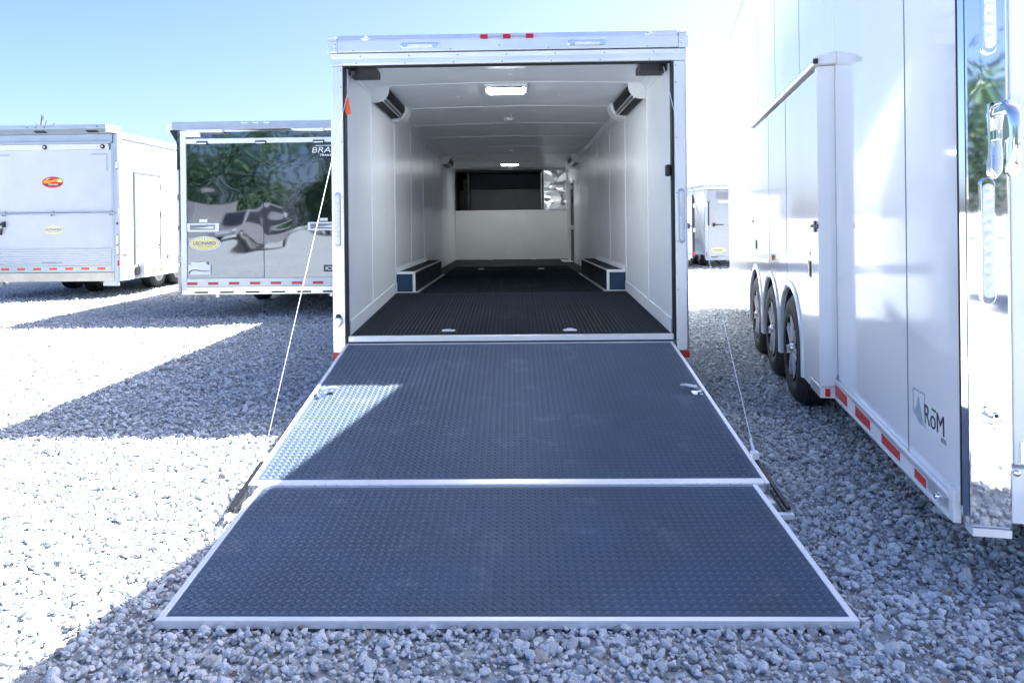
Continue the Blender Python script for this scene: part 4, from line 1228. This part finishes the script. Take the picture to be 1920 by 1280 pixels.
oval_badge(G, .34, .45, .20, .075, -.0105, 'LEONARD', 'TRUCK & TRAILER', 'decal_yellow', 'decal_white')
for y in (.55, 1.35):
    make_wheel(G, (-.02, y, .33), -1, r=.33, w=.2)
    make_wheel(G, (2.02, y, .33), 1, r=.33, w=.2)
fd = MB()
for i in range(12):
    a0, a1 = PI * i / 12, PI * (i + 1) / 12
    fd.add([(-.27, .95 + .85 * math.cos(a0), .33 + .42 * math.sin(a0)), (-.27, .95 + .85 * math.cos(a1), .33 + .42 * math.sin(a1)), (-.002, .95 + .85 * math.cos(a1), .33 + .42 * math.sin(a1)), (-.002, .95 + .85 * math.cos(a0), .33 + .42 * math.sin(a0))], [(0, 1, 2, 3)])
part('fender', fd, 'alu_dull', G, smooth=True)
part('spare_hub', MB().cyl((.45, -.0, .2), (.45, .4, .2), .12, 12), 'dark_metal', G)

H = thing('utility_trailer', 'small white cargo trailer with black bar lock, mostly hidden behind the open trailer', 'trailer', (4.67, 13.6, 0))
part('body', MB().box(-2.0, -.02, .03, 3.5, .40, 1.96), 'weathered', H)
part('rear_door_panel', MB().box(-1.95, -.06, -.005, .025, .41, 1.86), 'white_gloss', H)
part('corner_post', MB().box(-.055, .012, -.015, .04, .30, 1.90), 'dark_metal', H, bevel=.004)
part('roof_rail', MB().box(-2.02, .01, -.04, 3.5, 1.975, 2.04), 'alu_dull', H, bevel=.004)
part('door_rail', MB().box(-1.95, -.058, -.03, -.006, 1.84, 1.90), 'alu_dull', H, bevel=.003)
lb = part('lock_bar', MB().box(-.42, -.06, -.04, -.015, 1.085, 1.105), 'black', H)
part('lock_hub', MB().box(-.17, -.12, -.045, -.006, 1.03, 1.17), 'black', lb, bevel=.004)
for z in (1.62, 1.0):
    part('corner_lamp', MB().box(-.03, .015, -.03, -.0155, z - .05, z + .05), 'lens', H, bevel=.004)
part('rear_bumper', MB().box(-1.95, -.06, -.02, .03, .28, .395), 'alu_dull', H, bevel=.004)
part('corner_reflector', MB().box(-.05, .012, -.03, -.0155, .36, .44), 'red', H)
for y in (.9, 1.6):
    make_wheel(H, (-.15, y, .32), 1, r=.32, w=.2)
    make_wheel(H, (-1.85, y, .32), -1, r=.32, w=.2)

# ------------------------------------------------------------------ bare snag behind the far left trailer
sn = thing('bare_tree', 'thin leafless tree top poking above the roof of the far left trailer', 'tree', (-34.2, 47.5, 0))
rt = random.Random(3)
part('trunk', MB().cyl((0, 0, 0), (.05, 0, 4.0), .16, 10, .11).cyl((.05, 0, 4.0), (.0, 0, 8.2), .11, 10, .07).cyl((.0, 0, 8.2), (.12, 0, 9.35), .07, 8, .03), 'bark', sn)
for i, (z, dx, dz) in enumerate([(8.0, 1.1, .7), (8.0, .5, .9), (8.35, -.35, .4), (8.9, .25, .3), (7.2, -.9, .8)]):
    p = [(0.02, 0, z), (dx * .5, .1, z + dz * .35), (dx, -.1, z + dz)]
    part('branch', MB().tube(p, .028, 6), 'bark', sn)

# ------------------------------------------------------------------ what stands behind the camera (seen in the polished panels)
def tree_line():
    rnd = np.random.default_rng(50)
    vs, fs = [], []
    for x, y, h0, rad in [(-27, -46, 7.2, 3.4), (-21, -44, 8.4, 3.6), (-15.5, -47, 7.4, 3.5), (-10, -45, 8.2, 3.5), (-4, -46, 6.8, 3.2), (2, -44, 7.6, 3.4), (8, -46, 8.8, 3.6), (14, -44, 7.2, 3.2)]:
        h = h0 * 1.3
        q = MB().cyl((x, y, -.05), (x, y, h * .5), h * .025, 8, h * .015)
        fs += [tuple(i + len(vs) for i in f) for f in q.f]; vs += q.v
        centres = np.stack([rnd.uniform(-rad * .6, rad * .6, 14), rnd.uniform(-rad * .6, rad * .6, 14), rnd.uniform(h * .16, h * .86, 14)], 1)
        for p in centres[rnd.integers(0, 14, 3600)] + rnd.normal(0, rad * .27, (3600, 3)):
            d = Vector(rnd.normal(0, 1, 3)).normalized()
            u = d.orthogonal().normalized() * .16; w = d.cross(u).normalized() * .13
            P0 = Vector((p[0] + x, p[1] + y, p[2]))
            k = len(vs)
            vs += [tuple(P0 - u), tuple(P0 + w), tuple(P0 + u), tuple(P0 - w)]; fs.append((k, k + 1, k + 2, k + 3))
    me = bpy.data.meshes.new('tree_line'); me.from_pydata(vs, [], fs); me.materials.append(M['leaf'])
    o = bpy.data.objects.new('tree_line', me); COL.objects.link(o)
    tag(o, 'row of leafy trees behind the viewer, mirrored in the black doors', None, None, 'stuff')
tree_line()

def parked(name, label, x, y, L, w, h, m, rz=0):
    t = thing(name, label, 'trailer', (x, y, 0), rz)
    part('body', MB().box(-w / 2, w / 2, 0, L, .45, h), m, t, bevel=.05)
    part('bumper', MB().box(-w / 2, w / 2, L, L + .06, .35, .5), 'alu', t)
    for s in (-1, 1):
        for k in (.4, .55):
            make_wheel(t, (s * (w / 2 + .02), L * k, .36), s, r=.36, alloy=False)
    return t
parked('parked_trailer', 'white box trailer standing behind the viewer', -5.4, -31, 7, 2.4, 2.7, 'white_satin')
parked('parked_trailer', 'grey box trailer standing behind the viewer', -17.5, -29, 7, 2.4, 2.75, 'grey_panel')
def pickup(x, y, rz, m, label):
    t = thing('pickup_truck', label, 'truck', (x, y, 0), rz)
    part('body', MB().prism([(-2.7, .45), (2.7, .45), (2.75, .75), (2.65, 1.05), (1.45, 1.15), (.75, 1.82), (-.9, 1.85), (-1.0, 1.18), (-2.7, 1.15)], 'x', -.95, .95), m, t, bevel=.05)
    part('windscreen', MB().prism([(1.42, 1.19), (.80, 1.74), (.84, 1.77), (1.47, 1.21)], 'x', -.8, .8), 'glass', t)
    for s in (-1, 1):
        part('side_window', MB().prism([(-.8, 1.25), (1.2, 1.25), (.65, 1.72), (-.8, 1.74)], 'x', s * .952, s * .958), 'glass', t)
        part('headlight', MB().box(s * .6, s * .9, 2.68, 2.76, .8, .95), 'lens', t, bevel=.02)
        for yy in (-1.75, 1.75):
            make_wheel(t, (s * .97, yy, .4), s, r=.4)
    part('grille', MB().box(-.55, .55, 2.70, 2.78, .65, .98), 'chrome_small', t, bevel=.02)
pickup(-12.6, -20.5, 0.15, 'grey_panel', 'grey pickup truck parked behind the viewer, its front towards the trailers')
pickup(5.8, -11.5, -0.5, 'white_gloss', 'white pickup truck parked behind the viewer')
